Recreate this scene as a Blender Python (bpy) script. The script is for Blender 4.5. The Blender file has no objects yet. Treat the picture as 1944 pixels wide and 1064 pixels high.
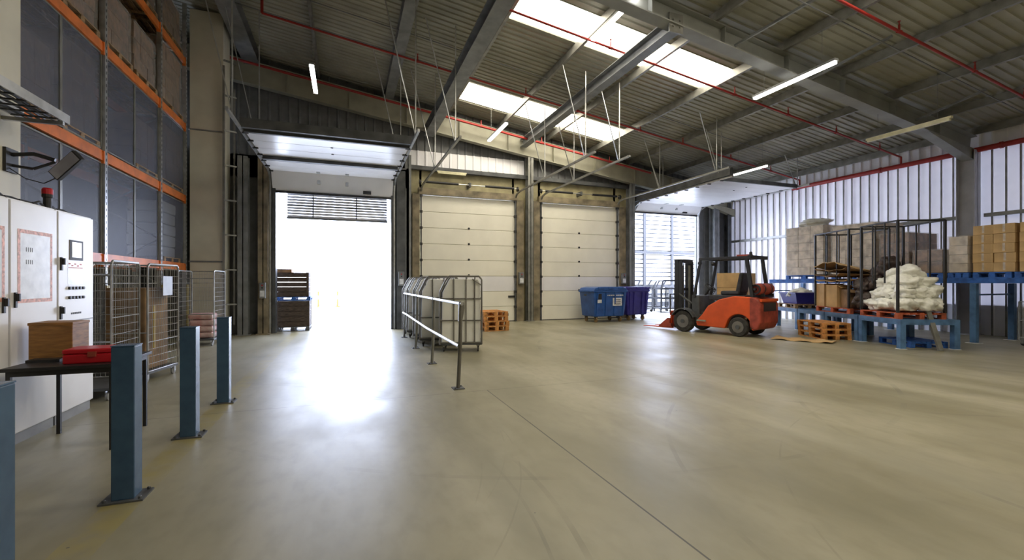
import bpy, math, random
from math import sin, cos, pi, radians, hypot, atan2
from mathutils import Vector, Matrix
random.seed(7)
C = bpy.context.scene.collection
S = bpy.context.scene

# ------------------------------------------------------------------ camera, world, exposure
cam_d = bpy.data.cameras.new('camera'); cam = bpy.data.objects.new('camera', cam_d); C.objects.link(cam)
cam_d.sensor_width = 36; cam_d.lens = 856/1944*36; cam_d.shift_y = 5/1944
cam.location = (0, 0, 1.5); cam.rotation_euler = (pi/2, 0, -radians(20.2))
cam_d.clip_end = 300
S.camera = cam
S.view_settings.view_transform = 'Standard'; S.view_settings.look = 'None'
S.view_settings.gamma = 1; S.view_settings.use_curve_mapping = False
S.view_settings.exposure = 0.03
S.cycles.use_denoising = True
S.cycles.max_bounces = 8; S.cycles.diffuse_bounces = 5; S.cycles.transparent_max_bounces = 24
S.cycles.sample_clamp_indirect = 12; S.cycles.caustics_reflective = False; S.cycles.caustics_refractive = False
W = bpy.data.worlds.new('sky'); S.world = W; W.use_nodes = True
bg = W.node_tree.nodes['Background']
bg.inputs[0].default_value = (0.68, 0.765, 1.0, 1); bg.inputs[1].default_value = 17.0
ROOFLIGHT = 13.0; TUBE = 18.0

def portal(x, y, z, sx, sz, toward):
    """daylight guide at an open door: adds no light of its own"""
    l = bpy.data.lights.new('door_daylight', 'AREA'); l.shape = 'RECTANGLE'; l.size = sx; l.size_y = sz
    l.cycles.is_portal = True
    o = bpy.data.objects.new('door_daylight', l); C.objects.link(o); o.location = (x, y, z)
    o.rotation_euler = (radians(-90) if toward == '-y' else radians(90), 0, 0)
portal(-0.32, 15.3, 2.1, 3.3, 4.2, '-y'); portal(13.45, 16.75, 2.3, 3.45, 4.6, '-y')

# ------------------------------------------------------------------ materials
def mat(name, c, rough=0.55, metal=0.0, var=0.12, scale=4.0, bump=0.0, c2=None, spec=0.5, detail=5, stretch=None, trans=0.0):
    m = bpy.data.materials.new(name); m.use_nodes = True
    nt = m.node_tree; N = nt.nodes; L = nt.links; b = N['Principled BSDF']
    tc = N.new('ShaderNodeTexCoord'); mp = N.new('ShaderNodeMapping'); L.new(tc.outputs['Object'], mp.inputs[0])
    if stretch: mp.inputs['Scale'].default_value = stretch
    nz = N.new('ShaderNodeTexNoise'); nz.inputs['Scale'].default_value = scale; nz.inputs['Detail'].default_value = detail
    L.new(mp.outputs[0], nz.inputs['Vector'])
    rp = N.new('ShaderNodeValToRGB')
    if c2 is None: c2 = tuple(max(0, v*(1-2.2*var)) for v in c); hi = tuple(min(1, v*(1+var)) for v in c)
    else: hi = c
    rp.color_ramp.elements[0].position = .3; rp.color_ramp.elements[1].position = .65
    rp.color_ramp.elements[0].color = (*c2, 1); rp.color_ramp.elements[1].color = (*hi, 1)
    L.new(nz.outputs['Fac'], rp.inputs[0]); L.new(rp.outputs[0], b.inputs['Base Color'])
    b.inputs['Metallic'].default_value = metal; b.inputs['Roughness'].default_value = rough
    b.inputs['Specular IOR Level'].default_value = spec
    if bump:
        bp = N.new('ShaderNodeBump'); bp.inputs['Strength'].default_value = bump; bp.inputs['Distance'].default_value = .02
        L.new(nz.outputs['Fac'], bp.inputs['Height']); L.new(bp.outputs[0], b.inputs['Normal'])
    if trans:
        t = N.new('ShaderNodeBsdfTranslucent'); t.inputs[0].default_value = (*c, 1)
        mx = N.new('ShaderNodeMixShader'); mx.inputs[0].default_value = trans
        out = N['Material Output']; L.new(b.outputs[0], mx.inputs[1]); L.new(t.outputs[0], mx.inputs[2]); L.new(mx.outputs[0], out.inputs[0])
    return m
def glow(name, c, s):
    m = bpy.data.materials.new(name); m.use_nodes = True; nt = m.node_tree; nt.nodes.clear()
    e = nt.nodes.new('ShaderNodeEmission'); e.inputs[0].default_value = (*c, 1); e.inputs[1].default_value = s
    o = nt.nodes.new('ShaderNodeOutputMaterial'); nt.links.new(e.outputs[0], o.inputs[0]); return m
def film(name, c, alpha, rough=.25):
    m = bpy.data.materials.new(name); m.use_nodes = True; nt = m.node_tree; N = nt.nodes; L = nt.links
    b = N['Principled BSDF']; b.inputs['Base Color'].default_value = (*c, 1); b.inputs['Roughness'].default_value = rough
    t = N.new('ShaderNodeBsdfTransparent'); mx = N.new('ShaderNodeMixShader'); mx.inputs[0].default_value = alpha
    L.new(t.outputs[0], mx.inputs[1]); L.new(b.outputs[0], mx.inputs[2]); L.new(mx.outputs[0], N['Material Output'].inputs[0]); return m
M = {}
M['roof'] = mat('roof_sheet', (.35,.35,.285), .5, .0, .10, 1.2)
M['clad_dark'] = mat('dark_cladding', (.16,.165,.17), .55, 0, .1)
M['clad_white'] = mat('white_cladding', (.86,.86,.90), .42, 0, .05, .8)
M['clad_translucent'] = mat('translucent_white_cladding', (.90,.87,.90), .42, 0, .05, .8, trans=.027)
M['col_grey'] = mat('pale_column_paint', (.46,.46,.49), .5, 0, .08, 2)
M['steel'] = mat('grey_painted_steel', (.22,.23,.235), .5, .1, .14, 3)
M['steel_dark'] = mat('dark_steel', (.09,.095,.10), .5, .2, .2, 3)
M['galv'] = mat('galvanised_steel', (.52,.53,.53), .35, .75, .12, 6)
M['galv_dull'] = mat('dull_zinc_purlin', (.25,.25,.23), .42, .35, .14, 4)
M['rafter'] = mat('rafter_paint', (.30,.31,.29), .5, 0, .08, 2)
M['gable'] = mat('gable_beam_paint', (.38,.37,.29), .55, 0, .08, 2)
M['red_pipe'] = mat('red_pipe_paint', (.36,.025,.02), .4, 0, .1)
M['olive'] = mat('olive_wall_panel', (.36,.32,.18), .6, 0, .16, 2.2, .15)
M['brown'] = mat('brown_jamb', (.24,.20,.13), .65, 0, .25, 3, .2)
M['cream'] = mat('cream_panel', (.68,.65,.54), .55, 0, .07, 1.2)
M['doorleaf'] = mat('cream_door_leaf', (.84,.82,.72), .35, 0, .03, 1.2)
M['doorwhite'] = mat('white_door_leaf', (.82,.82,.85), .28, 0, .03, 1.2)
M['black'] = mat('black_plastic', (.02,.02,.022), .45, 0, .2)
M['rubber'] = mat('tyre_rubber', (.035,.033,.03), .8, 0, .25, 12, .2)
M['bollard'] = mat('slate_blue_paint', (.055,.115,.20), .27, 0, .12, 9, .03, c2=(.04,.085,.16))
M['blue'] = mat('workshop_blue_paint', (.085,.185,.36), .5, 0, .18, 6)
M['blue_pallet'] = mat('blue_pallet_wood', (.03,.12,.42), .6, 0, .2, 8)
M['bin'] = mat('blue_bin_plastic', (.025,.10,.36), .38, 0, .12, 5)
M['bin_dark'] = mat('indigo_bin_plastic', (.035,.03,.26), .4, 0, .12, 5)
M['orange_steel'] = mat('orange_rack_steel', (.72,.19,.035), .45, 0, .12, 4)
M['orange'] = mat('forklift_orange', (.72,.10,.02), .32, 0, .07, 3)
M['red_dark'] = mat('faded_red_paint', (.36,.06,.035), .5, 0, .2, 6)
M['red'] = mat('red_plastic', (.50,.01,.02), .35, 0, .06)
M['redpallet'] = mat('red_pallet_wood', (.45,.10,.04), .7, 0, .25, 9, .2)
M['orangepallet'] = mat('orange_pallet_wood', (.62,.28,.08), .7, 0, .25, 9, .2)
M['wood'] = mat('pallet_wood', (.34,.22,.11), .7, 0, .3, 9, .25, stretch=(1,6,6))
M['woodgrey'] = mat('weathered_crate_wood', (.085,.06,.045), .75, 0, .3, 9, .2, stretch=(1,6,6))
M['woodbox'] = mat('brown_wood_box', (.30,.14,.035), .55, 0, .2, 6, .1, stretch=(1,1,6))
M['card'] = mat('cardboard', (.60,.40,.19), .75, 0, .1, 3, .08)
M['card_dark'] = mat('dark_cardboard', (.26,.16,.08), .8, 0, .25, 3, .1)
M['card_grey'] = mat('film_wrapped_cardboard', (.66,.56,.44), .3, 0, .2, 5, .5)
M['carton_wrap'] = mat('wrapped_brown_cartons', (.24,.13,.065), .3, 0, .3, 6, .5)
M['film'] = film('stretch_film', (.8,.78,.76), .22)
M['white_sack'] = mat('white_plastic_sack', (.90,.90,.84), .3, 0, .06, 5, .6)
M['dark_sack'] = mat('dark_brown_sack', (.06,.04,.035), .45, 0, .4, 5, .6)
M['liner'] = mat('white_cage_liner', (.94,.94,.89), .6, 0, .03, 3, .1)
M['tubegrey'] = mat('grey_tube_frame', (.20,.19,.17), .4, .5, .1)
M['cabinet'] = mat('white_cabinet_enamel', (.84,.84,.86), .32, 0, .03, 1.5)
M['cab_lower'] = mat('grey_plinth', (.30,.31,.33), .5, 0, .1)
M['paper'] = mat('notice_paper', (.74,.76,.78), .25, 0, .08, 9)
M['pinktape'] = mat('faded_red_tape', (.78,.42,.34), .5, 0, .2, 30)
M['ink'] = mat('dark_ink', (.05,.05,.06), .6)
M['redink'] = mat('red_ink', (.75,.25,.22), .6)
M['screen'] = mat('pale_screen', (.85,.87,.9), .15)
M['meshpanel'] = film('fine_wire_mesh', (.15,.165,.22), .40, .5)
M['mirror_grey'] = mat('grey_lamp_housing', (.32,.32,.38), .4)
M['yellow'] = mat('yellow_strap', (.65,.48,.08), .5)
M['yellow_post'] = mat('yellow_guard_paint', (.45,.35,.08), .5, 0, .2, 8)
M['pinkbag'] = mat('pink_white_sacks', (.80,.62,.60), .35, 0, .15, 6, .5, c2=(.62,.25,.25))
M['tubeoff'] = mat('unlit_tube', (.70,.66,.42), .3)
M['tube'] = glow('lit_tube', (1,.97,.92), TUBE)
M['rooflight'] = glow('bright_rooflight_sheet', (1,.905,.72), ROOFLIGHT)
M['yard'] = mat('concrete_yard', (.62,.62,.60), .8, 0, .06, .5)
M['louvre'] = mat('white_slats', (.80,.80,.84), .5)
M['seat'] = mat('black_seat_vinyl', (.03,.03,.035), .5, 0, .2, 8, .1)
M['greencloth'] = mat('grey_green_step', (.25,.30,.24), .5)
M['window_dark'] = mat('dull_glass', (.35,.38,.40), .15)
M['lampcover'] = film('clear_lamp_cover', (.9,.9,.85), .3, .1)

def floor_material():
    m = bpy.data.materials.new('polished_concrete'); m.use_nodes = True
    nt = m.node_tree; N = nt.nodes; L = nt.links; b = N['Principled BSDF']
    tc = N.new('ShaderNodeTexCoord'); sp = N.new('ShaderNodeSeparateXYZ'); L.new(tc.outputs['Object'], sp.inputs[0])
    def noise(scale, detail=6, stretch=(1,1,1), rot=0, dist=0):
        mp = N.new('ShaderNodeMapping'); mp.inputs['Scale'].default_value = stretch; mp.inputs['Rotation'].default_value = (0,0,rot)
        L.new(tc.outputs['Object'], mp.inputs[0]); n = N.new('ShaderNodeTexNoise')
        n.inputs['Scale'].default_value = scale; n.inputs['Detail'].default_value = detail; n.inputs['Distortion'].default_value = dist
        L.new(mp.outputs[0], n.inputs['Vector']); return n.outputs['Fac']
    def ramp(f, a, bb, lo=0, hi=1):
        r = N.new('ShaderNodeMapRange'); r.inputs['From Min'].default_value = a; r.inputs['From Max'].default_value = bb
        r.inputs['To Min'].default_value = lo; r.inputs['To Max'].default_value = hi; L.new(f, r.inputs['Value']); return r.outputs[0]
    def mix(f, a, bb, mode='MIX'):
        x = N.new('ShaderNodeMix'); x.data_type = 'RGBA'; x.blend_type = mode
        if isinstance(f, float): x.inputs[0].default_value = f
        else: L.new(f, x.inputs[0])
        for i, v in ((6, a), (7, bb)):
            if isinstance(v, tuple): x.inputs[i].default_value = (*v, 1)
            else: L.new(v, x.inputs[i])
        return x.outputs[2]
    def math_(op, a, bb=None):
        x = N.new('ShaderNodeMath'); x.operation = op
        for i, v in enumerate((a, bb)):
            if v is None: continue
            if isinstance(v, (int, float)): x.inputs[i].default_value = v
            else: L.new(v, x.inputs[i])
        return x.outputs[0]
    base = mix(ramp(noise(.45, 6, dist=.3), .32, .68), (.215,.195,.120), (.335,.310,.215))
    base = mix(ramp(noise(1.0, 8, (1,.30,1), .6, .3), .46, .70, 0, .45), base, (.46,.43,.33))
    base = mix(ramp(noise(1.3, 8, (1,.14,1), -.5, .4), .50, .72, 0, .50), base, (.16,.15,.095))
    base = mix(ramp(noise(9, 10, (1,.5,1)), .45, .75, 0, .30), base, (.17,.16,.10))
    base = mix(ramp(noise(.8, 9, (1,.06,1), 1.15, .2), .56, .72, 0, .35), base, (.50,.48,.38))
    # tyre scuffs: thin curved dark rings of large radius
    for (cx, cy, rr, w) in ((-3.6, 3.2, 4.75, .012), (-3.6, 3.2, 4.95, .02), (7.2, .6, 5.2, .02), (9.5, 7.8, 5.6, .03), (3.5, 9.0, 6.2, .03), (8.3, 1.2, 4.1, .025), (-2.2, 4.4, 3.35, .006), (-2.0, 4.5, 3.5, .006), (-1.6, 4.8, 3.1, .005), (6.4, -.6, 4.5, .008)):
        dx = math_('SUBTRACT', sp.outputs[0], cx); dy = math_('SUBTRACT', sp.outputs[1], cy)
        d = math_('SQRT', math_('ADD', math_('MULTIPLY', dx, dx), math_('MULTIPLY', dy, dy)))
        band = math_('LESS_THAN', math_('ABSOLUTE', math_('SUBTRACT', d, rr)), w)
        base = mix(math_('MULTIPLY', band, ramp(noise(1.3, 6), .46, .66, 0, .34)), base, (.10,.095,.07))
    # worn yellow line beside the bollards
    yl = math_('LESS_THAN', math_('ABSOLUTE', math_('SUBTRACT', sp.outputs[0], -1.42)), .11)
    base = mix(math_('MULTIPLY', yl, ramp(noise(5, 8), .35, .62, .08, .6)), base, (.33,.27,.07))
    # small dark spots
    vo = N.new('ShaderNodeTexVoronoi'); vo.inputs['Scale'].default_value = 2.3; L.new(tc.outputs['Object'], vo.inputs['Vector'])
    spot = math_('LESS_THAN', vo.outputs['Distance'], .022)
    base = mix(math_('MULTIPLY', spot, ramp(noise(.9, 2), .5, .55, 0, .8)), base, (.07,.07,.06))
    # slab joints
    jx = math_('LESS_THAN', math_('ABSOLUTE', math_('SUBTRACT', sp.outputs[0], 1.845)), .007)
    jy = math_('LESS_THAN', math_('ABSOLUTE', math_('SUBTRACT', sp.outputs[1], 6.02)), .008)
    jj = math_('MAXIMUM', math_('MULTIPLY', jx, math_('LESS_THAN', sp.outputs[1], 6.02)), math_('MULTIPLY', jy, .5))
    base = mix(jj, base, (.05,.047,.035))
    L.new(base, b.inputs['Base Color'])
    L.new(ramp(noise(1.6, 8, (1,.5,1), .3, .2), .3, .7, .34, .47), b.inputs['Roughness'])
    b.inputs['Specular IOR Level'].default_value = .5
    bp = N.new('ShaderNodeBump'); bp.inputs['Strength'].default_value = .05; bp.inputs['Distance'].default_value = .01
    L.new(noise(7, 5), bp.inputs['Height']); L.new(bp.outputs[0], b.inputs['Normal'])
    return m
M['floor'] = floor_material()

# ------------------------------------------------------------------ mesh helpers
def wloc(o):
    v = Vector((0,0,0))
    while o is not None: v += Vector(o.location); o = o.parent
    return v
class MB:
    def __init__(s): s.v = []; s.f = []; s.T = None
    def add(s, vs, fs):
        n = len(s.v)
        if s.T is not None: vs = [s.T @ Vector(p) for p in vs]
        s.v += [tuple(p) for p in vs]; s.f += [tuple(i+n for i in f) for f in fs]; return s
    def box(s, x0, y0, z0, x1, y1, z1):
        x0,x1 = min(x0,x1),max(x0,x1); y0,y1 = min(y0,y1),max(y0,y1); z0,z1 = min(z0,z1),max(z0,z1)
        return s.add([(x0,y0,z0),(x1,y0,z0),(x1,y1,z0),(x0,y1,z0),(x0,y0,z1),(x1,y0,z1),(x1,y1,z1),(x0,y1,z1)],
              [(0,3,2,1),(4,5,6,7),(0,1,5,4),(1,2,6,5),(2,3,7,6),(3,0,4,7)])
    def bar(s, p0, p1, w, h, up=(0,0,1), off=(0,0)):
        """rectangular bar from p0 to p1, w sideways, h along up"""
        p0, p1 = Vector(p0), Vector(p1); d = (p1-p0).normalized(); u = Vector(up)
        if abs(d.dot(u)) > .98: u = Vector((0,1,0))
        r = d.cross(u).normalized(); u = r.cross(d).normalized(); o = r*off[0]+u*off[1]
        q = []
        for p in (p0, p1):
            for a, b in ((-1,-1),(1,-1),(1,1),(-1,1)): q.append(p+o+r*a*w/2+u*b*h/2)
        return s.add(q, [(0,3,2,1),(4,5,6,7),(0,1,5,4),(1,2,6,5),(2,3,7,6),(3,0,4,7)])
    def ibeam(s, p0, p1, w, h, t=.02, up=(0,0,1)):
        s.bar(p0, p1, w, t, up, (0, h/2-t/2)); s.bar(p0, p1, w, t, up, (0, -h/2+t/2)); return s.bar(p0, p1, t, h-2*t, up)
    def channel(s, p0, p1, w, h, t=.012, up=(0,0,1), side=1):
        s.bar(p0, p1, w, t, up, (0, h/2-t/2)); s.bar(p0, p1, w, t, up, (0, -h/2+t/2))
        s.bar(p0, p1, t, .04, up, (side*(w/2-t/2), h/2-.03)); s.bar(p0, p1, t, .04, up, (side*(w/2-t/2), -h/2+.03))
        return s.bar(p0, p1, t, h-2*t, up, (-side*(w/2-t/2), 0))
    def tube(s, p0, p1, r, n=8, r1=None, cap=True):
        p0, p1 = Vector(p0), Vector(p1); d = p1-p0
        if d.length < 1e-6: return s
        d.normalize(); a = Vector((0,0,1)) if abs(d.z) < .9 else Vector((1,0,0))
        u = d.cross(a).normalized(); w = d.cross(u); r1 = r if r1 is None else r1
        q = [p0+(u*cos(2*pi*i/n)+w*sin(2*pi*i/n))*r for i in range(n)] + [p1+(u*cos(2*pi*i/n)+w*sin(2*pi*i/n))*r1 for i in range(n)]
        f = [(i,(i+1)%n,n+(i+1)%n,n+i) for i in range(n)]
        if cap: f += [tuple(range(n))[::-1], tuple(range(n,2*n))]
        return s.add(q, f)
    def path(s, pts, r, n=8):
        for a, b in zip(pts, pts[1:]): s.tube(a, b, r, n)
        return s
    def lathe(s, prof, c=(0,0,0), axis='z', n=20):
        """prof: list of (radius, height along axis)"""
        q = []; f = []
        for (r, h) in prof:
            for i in range(n):
                a = 2*pi*i/n; x, y = r*cos(a), r*sin(a)
                p = {'z':(x,y,h),'y':(x,h,y),'x':(h,x,y)}[axis]
                q.append((p[0]+c[0],p[1]+c[1],p[2]+c[2]))
        for k in range(len(prof)-1):
            for i in range(n): f.append((k*n+i,k*n+(i+1)%n,(k+1)*n+(i+1)%n,(k+1)*n+i))
        f += [tuple(range(n))[::-1], tuple(range((len(prof)-1)*n, len(prof)*n))]
        return s.add(q, f)
    def prism(s, poly, a, b, axis='y'):
        """polygon in (x,z) for axis y, (y,z) for x, (x,y) for z; extruded a..b"""
        n = len(poly); q = []
        for h in (a, b):
            for (u, w) in poly: q.append({'y':(u,h,w),'x':(h,u,w),'z':(u,w,h)}[axis])
        return s.add(q, [tuple(range(n)), tuple(range(n,2*n))[::-1]] + [(i,n+i,n+(i+1)%n,(i+1)%n) for i in range(n)])
    def build(s, name, m, parent=None, world=False, smooth=False, bevel=0, origin=None):
        me = bpy.data.meshes.new(name); o = bpy.data.objects.new(name, me); C.objects.link(o)
        off = Vector((0,0,0))
        if parent is None:
            if origin is None:
                xs = [p[0] for p in s.v]; ys = [p[1] for p in s.v]; zs = [p[2] for p in s.v]
                off = Vector(((min(xs)+max(xs))/2, (min(ys)+max(ys))/2, min(zs)))
            else: off = Vector(origin)
            o.location = off
        elif world: off = wloc(parent)
        me.from_pydata([(p[0]-off.x, p[1]-off.y, p[2]-off.z) for p in s.v], [], s.f)
        me.validate(); me.update()
        mm = m if not isinstance(m, str) else M[m]
        me.materials.append(mm)
        if smooth:
            me.polygons.foreach_set('use_smooth', [True]*len(me.polygons))
            me.set_sharp_from_angle(angle=radians(42))
        o.parent = parent
        if bevel:
            b = o.modifiers.new('bevel', 'BEVEL'); b.width = bevel; b.segments = 2; b.limit_method = 'ANGLE'
        return o
def fixnormals():
    import bmesh
    for me in bpy.data.meshes:
        bm = bmesh.new(); bm.from_mesh(me); bmesh.ops.recalc_face_normals(bm, faces=bm.faces); bm.to_mesh(me); bm.free()
def thing(name, label, cat, loc=(0,0,0), rotz=0, group=None):
    o = bpy.data.objects.new(name, None); C.objects.link(o); o.empty_display_size = .1
    o.location = loc; o.rotation_euler = (0,0,rotz); return tag(o, label, cat, group)
def tag(o, label, cat, group=None, kind=None):
    o['label'] = label; o['category'] = cat
    if group: o['group'] = group
    if kind: o['kind'] = kind
    return o
def struct(o): o['kind'] = 'structure'; return o
def dup(root, loc=None, rotz=None, label=None, group=None):
    r = root.copy(); C.objects.link(r)
    if loc is not None: r.location = loc
    if rotz is not None: r.rotation_euler = (0,0,rotz)
    if label: r['label'] = label
    if group: r['group'] = group
    for ch in list(root.children):
        c = ch.copy(); C.objects.link(c); c.parent = r
        for g in list(ch.children):
            d = g.copy(); C.objects.link(d); d.parent = c
    return r
def corrugated(mb, u0, u1, fn, period=.3, rib=.07, depth=.035, flank=.02):
    """sheet profile along u: fn(u, depth) -> (start point, end point) of the line across"""
    us = []; k = math.floor(u0/period)
    while k*period < u1:
        b = k*period
        for du, dd in ((0,0),(flank,depth),(flank+rib,depth),(2*flank+rib,0)):
            if u0 <= b+du <= u1: us.append((b+du, dd))
        k += 1
    if not us or us[0][0] > u0+1e-4: us.insert(0, (u0, 0))
    if us[-1][0] < u1-1e-4: us.append((u1, 0))
    q = []; f = []
    for (u, d) in us: a, b = fn(u, d); q += [a, b]
    for i in range(len(us)-1): f.append((2*i,2*i+1,2*i+3,2*i+2))
    mb.add(q, f); return mb
def roofz(x): return 5.9+.145*(17.2-x)

# ------------------------------------------------------------------ setting: floor, yard, roof, walls
XL, XR, YB, YF = -5.6, 17.2, -9.0, 16.6
o = MB().box(XL-.2, YB-.2, -.15, XR+.2, 16.78, 0).build('floor', 'floor', origin=(0,0,0)); struct(o)
o = MB().box(-60, 16.78, -.25, 70, 90, -.012).box(-60, -60, -.25, 70, YB-.2, -.012).build('yard_ground', 'yard', origin=(0,0,0)); struct(o)
sky_y = [(-6.3, -5.1), (-1.2, 0.0), (3.95, 5.1), (9.05, 10.2), (14.0, 15.3)]  # rearmost rooflight is out of view, added for frontal fill light
roof = MB()
def roof_piece(x0, x1, y0, y1):
    corrugated(roof, y0, y1, lambda u, d: ((x0,u,roofz(x0)+.04-d),(x1,u,roofz(x1)+.04-d)), .2, .05, .03, .015)
ys = [YB-.1] + [v for p in sky_y for v in p] + [16.9]
for i in range(0, len(ys), 2): roof_piece(XL-.2, XR+.2, ys[i], ys[i+1])
for a, b in sky_y: roof_piece(XL-.2, 3.6, a, b); roof_piece(9.5, XR+.2, a, b)
# outer skin so that no sky leaks through
roof.add([(XL-.2,YB-.1,roofz(XL-.2)+.2),(3.6,YB-.1,roofz(3.6)+.2),(3.6,16.9,roofz(3.6)+.2),(XL-.2,16.9,roofz(XL-.2)+.2)], [(0,1,2,3)])
roof.add([(9.5,YB-.1,roofz(9.5)+.2),(XR+.2,YB-.1,roofz(XR+.2)+.2),(XR+.2,16.9,roofz(XR+.2)+.2),(9.5,16.9,roofz(9.5)+.2)], [(0,1,2,3)])
struct(roof.build('ceiling', 'roof', origin=(0,0,0)))
for i, (a, b) in enumerate(sky_y):
    r = MB(); corrugated(r, a, b, lambda u, d: ((3.6,u,roofz(3.6)+.045-d),(9.5,u,roofz(9.5)+.045-d)), .2, .05, .03, .015)
    struct(r.build('window_%d' % (i+1), 'rooflight', origin=(6.5,(a+b)/2,roofz(6.5))))

# right wall
r = MB(); corrugated(r, YB, YF+.1, lambda u, d: ((XR-d,u,5.3),(XR-d,u,roofz(XR)+.1)), .29, .03, .045, .022)
corrugated(r, YB, 6.0, lambda u, d: ((XR-d,u,.85),(XR-d,u,5.3)), .29, .03, .045, .022)
corrugated(r, YB, YF+.1, lambda u, d: ((XR-d,u,0),(XR-d,u,.85)), .29, .03, .045, .022)
r.box(XR+.04, 6.0, 0, XR+.1, YF+.1, .85)
r.box(XR+.04, YB, 5.3, XR+.1, YF+.1, 6.1).box(XR+.04, YB, 0, XR+.1, 6.0, 5.3)
struct(r.build('wall_right', 'clad_white', origin=(XR,0,0)))
r = MB(); corrugated(r, 6.0, YF+.1, lambda u, d: ((XR-d,u,.85),(XR-d,u,5.3)), .29, .03, .045, .022)
w5 = struct(r.build('window_6', 'clad_translucent', origin=(XR,6.0,0)))  # wall cladding made translucent so that daylight brightens it
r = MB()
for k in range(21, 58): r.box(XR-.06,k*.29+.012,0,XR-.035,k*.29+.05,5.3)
r.build('rib_shade_bars','galv_dull',w5,True)  # dark bars stand in for the shaded sides of the ribs
r = MB().box(XL-.15, YB, 0, XL, YF+.2, roofz(XL)+.1); struct(r.build('wall_left', 'clad_dark', origin=(XL,0,0)))
# rear wall behind the camera
r = MB()
for x0, x1, z0 in ((XL,XR,0),):
    r.add([(x0,YB,z0),(x1,YB,z0),(x1,YB,roofz(x1)+.1),(x0,YB,roofz(x0)+.1),(x0,YB-.12,z0),(x1,YB-.12,z0),(x1,YB-.12,roofz(x1)+.1),(x0,YB-.12,roofz(x0)+.1)],
          [(0,1,2,3),(4,7,6,5),(0,4,5,1),(3,2,6,7),(0,3,7,4),(1,5,6,2)])
struct(r.build('wall_rear', 'cream', origin=(0,YB,0)))
# front (far) wall: ribbed cladding above, panels below
r = MB(); corrugated(r, XL, XR, lambda u, d: ((u,YF-d,5.25 if u < 1.95 else 5.62),(u,YF-d,roofz(u)+.1)), .3, .05, .035, .02)
corrugated(r, 15.2, XR, lambda u, d: ((u,YF-d,0),(u,YF-d,5.62)), .3, .05, .035, .02)
r.box(XL, YF+.02, 5.25, 1.95, YF+.15, roofz(XL)-3).box(1.9, YF+.02, 4.75, XR, YF+.15, 6.0).box(15.2, YF+.02, 0, XR, YF+.15, 5.6)
r.prism([(XL,5.9),(XR,5.9),(XR,roofz(XR)),(XL,roofz(XL))], YF+.02, YF+.15, 'y')
struct(r.build('wall_back', 'clad_dark', origin=(0,YF,0)))
r = MB()
for x0, x1 in ((1.9,2.58),(6.10,7.30),(10.70,11.72)): r.box(x0-.0, YF-.02, 0, x1, YF+.15, 5.62)
r.box(2.5, YF-.02, 4.66, 6.18, YF+.15, 5.62).box(7.2, YF-.02, 4.66, 10.8, YF+.15, 5.62)
struct(r.build('wall_dock', 'olive', origin=(0,YF,0)))
r = MB().box(11.72, YF, 4.85, 15.2, YF+.15, 5.62).box(1.86, 15.08, 0, 1.94, YF, 5.25).box(-3.95, 15.08, 5.17, 1.94, YF+.02, 5.25)
r.box(1.4, 15.08, 0, 1.94, 15.2, 5.2).box(-3.95, 15.08, 4.6, 1.94, 15.2, 5.2).box(-5.6, 15.08, 0, -2.05, 15.2, 5.25)
struct(r.build('wall_lobby', 'clad_dark', origin=(0,15.1,0)))
# the translucent strip lit above the dock doors: pale ribbed band
r = MB(); corrugated(r, 2.0, 6.6, lambda u, d: ((u,YF-.05-d,5.75),(u,YF-.05-d,6.3)), .3, .05, .03, .02)
struct(r.build('trim_1', 'clad_white', origin=(4,YF,5.75)))
struct(MB().bar((1.9,YF-.12,5.66),(16,YF-.12,5.56),.18,.14).build('trim_2', 'steel_dark'))
struct(MB().bar((XL,YF-.1,5.45),(1.9,YF-.1,5.45),.18,.16).build('trim_3', 'steel_dark'))
# girts on the right wall
for i, z in enumerate((3.42,)):
    g = MB()
    for y0, y1 in ((-8.9, -1.25), (-.95, 7.4), (7.8, 16.4)): g.bar((XR-.13,y0,z),(XR-.13,y1,z),.12,.07 if i else .10)
    struct(g.build('trim_%d' % (4+i), 'galv_dull' if i == 0 else 'clad_white'))

# ------------------------------------------------------------------ roof steel
pur = [(-4.7,'farthest left'),(-.85,'above the hanging strip light near the far left'),(3.52,'along the left end of the bright rooflights'),(5.5,'carrying the lit tube that crosses the rooflights'),
       (7.45,'just right of the deep central tie beam'),(9.42,'along the right end of the bright rooflights'),(11.35,'first one clear of the rooflights on the right'),(13.3,'second one clear of the rooflights on the right'),
       (15.2,'third one clear of the rooflights on the right'),(16.9,'over the white wall eaves')]
for x, w in pur:
    z = roofz(x)-.11
    t = MB().channel((x,YB+.1,z),(x,YF-.05,z),.075,.2,.01).build('roof_purlin','galv_dull')
    tag(t, 'grey zinc roof purlin '+w, 'roof beam', 'roof purlins')
z = roofz(1.4)-.16
tag(MB().ibeam((1.4,YB+.1,z),(1.4,YF-.05,z),.3,.3,.02).build('roof_beam','steel'), 'wide grey roof beam left of the big diagonal tie beam', 'roof beam')
z = roofz(-2.8)-.2
tag(MB().ibeam((-2.8,YB+.1,z),(-2.8,YF-.05,z),.45,.4,.025).build('roof_beam','steel'), 'heavy dark roof beam beside the tall cream column', 'roof beam')
def tie(x, y0, y1, zb, w, h, label):
    t = thing('tie_beam', label, 'roof beam', (x,(y0+y1)/2,zb))
    MB().ibeam((x,y0,zb+h/2),(x,y1,zb+h/2),w,h,.02).build('beam','steel',t,True)
    e = MB().box(x-w/2-.04,y0-.03,zb-.04,x+w/2+.04,y0,zb+h+.06)
    for i in (-1,1):
        for k in (.08,h-.08): e.tube((x+i*w*.32,y0-.06,zb+k),(x+i*w*.32,y0,zb+k),.018,6)
    e.build('end_plate','galv_dull',t,True)
tie(6.42, 7.62, 16.2, 6.72, .26, .30, 'deep grey tie beam ending at the big rafter between the rooflights')
tie(2.78, 7.62, 16.2, 6.74, .34, .34, 'deep grey tie beam left of the rooflights')
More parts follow.
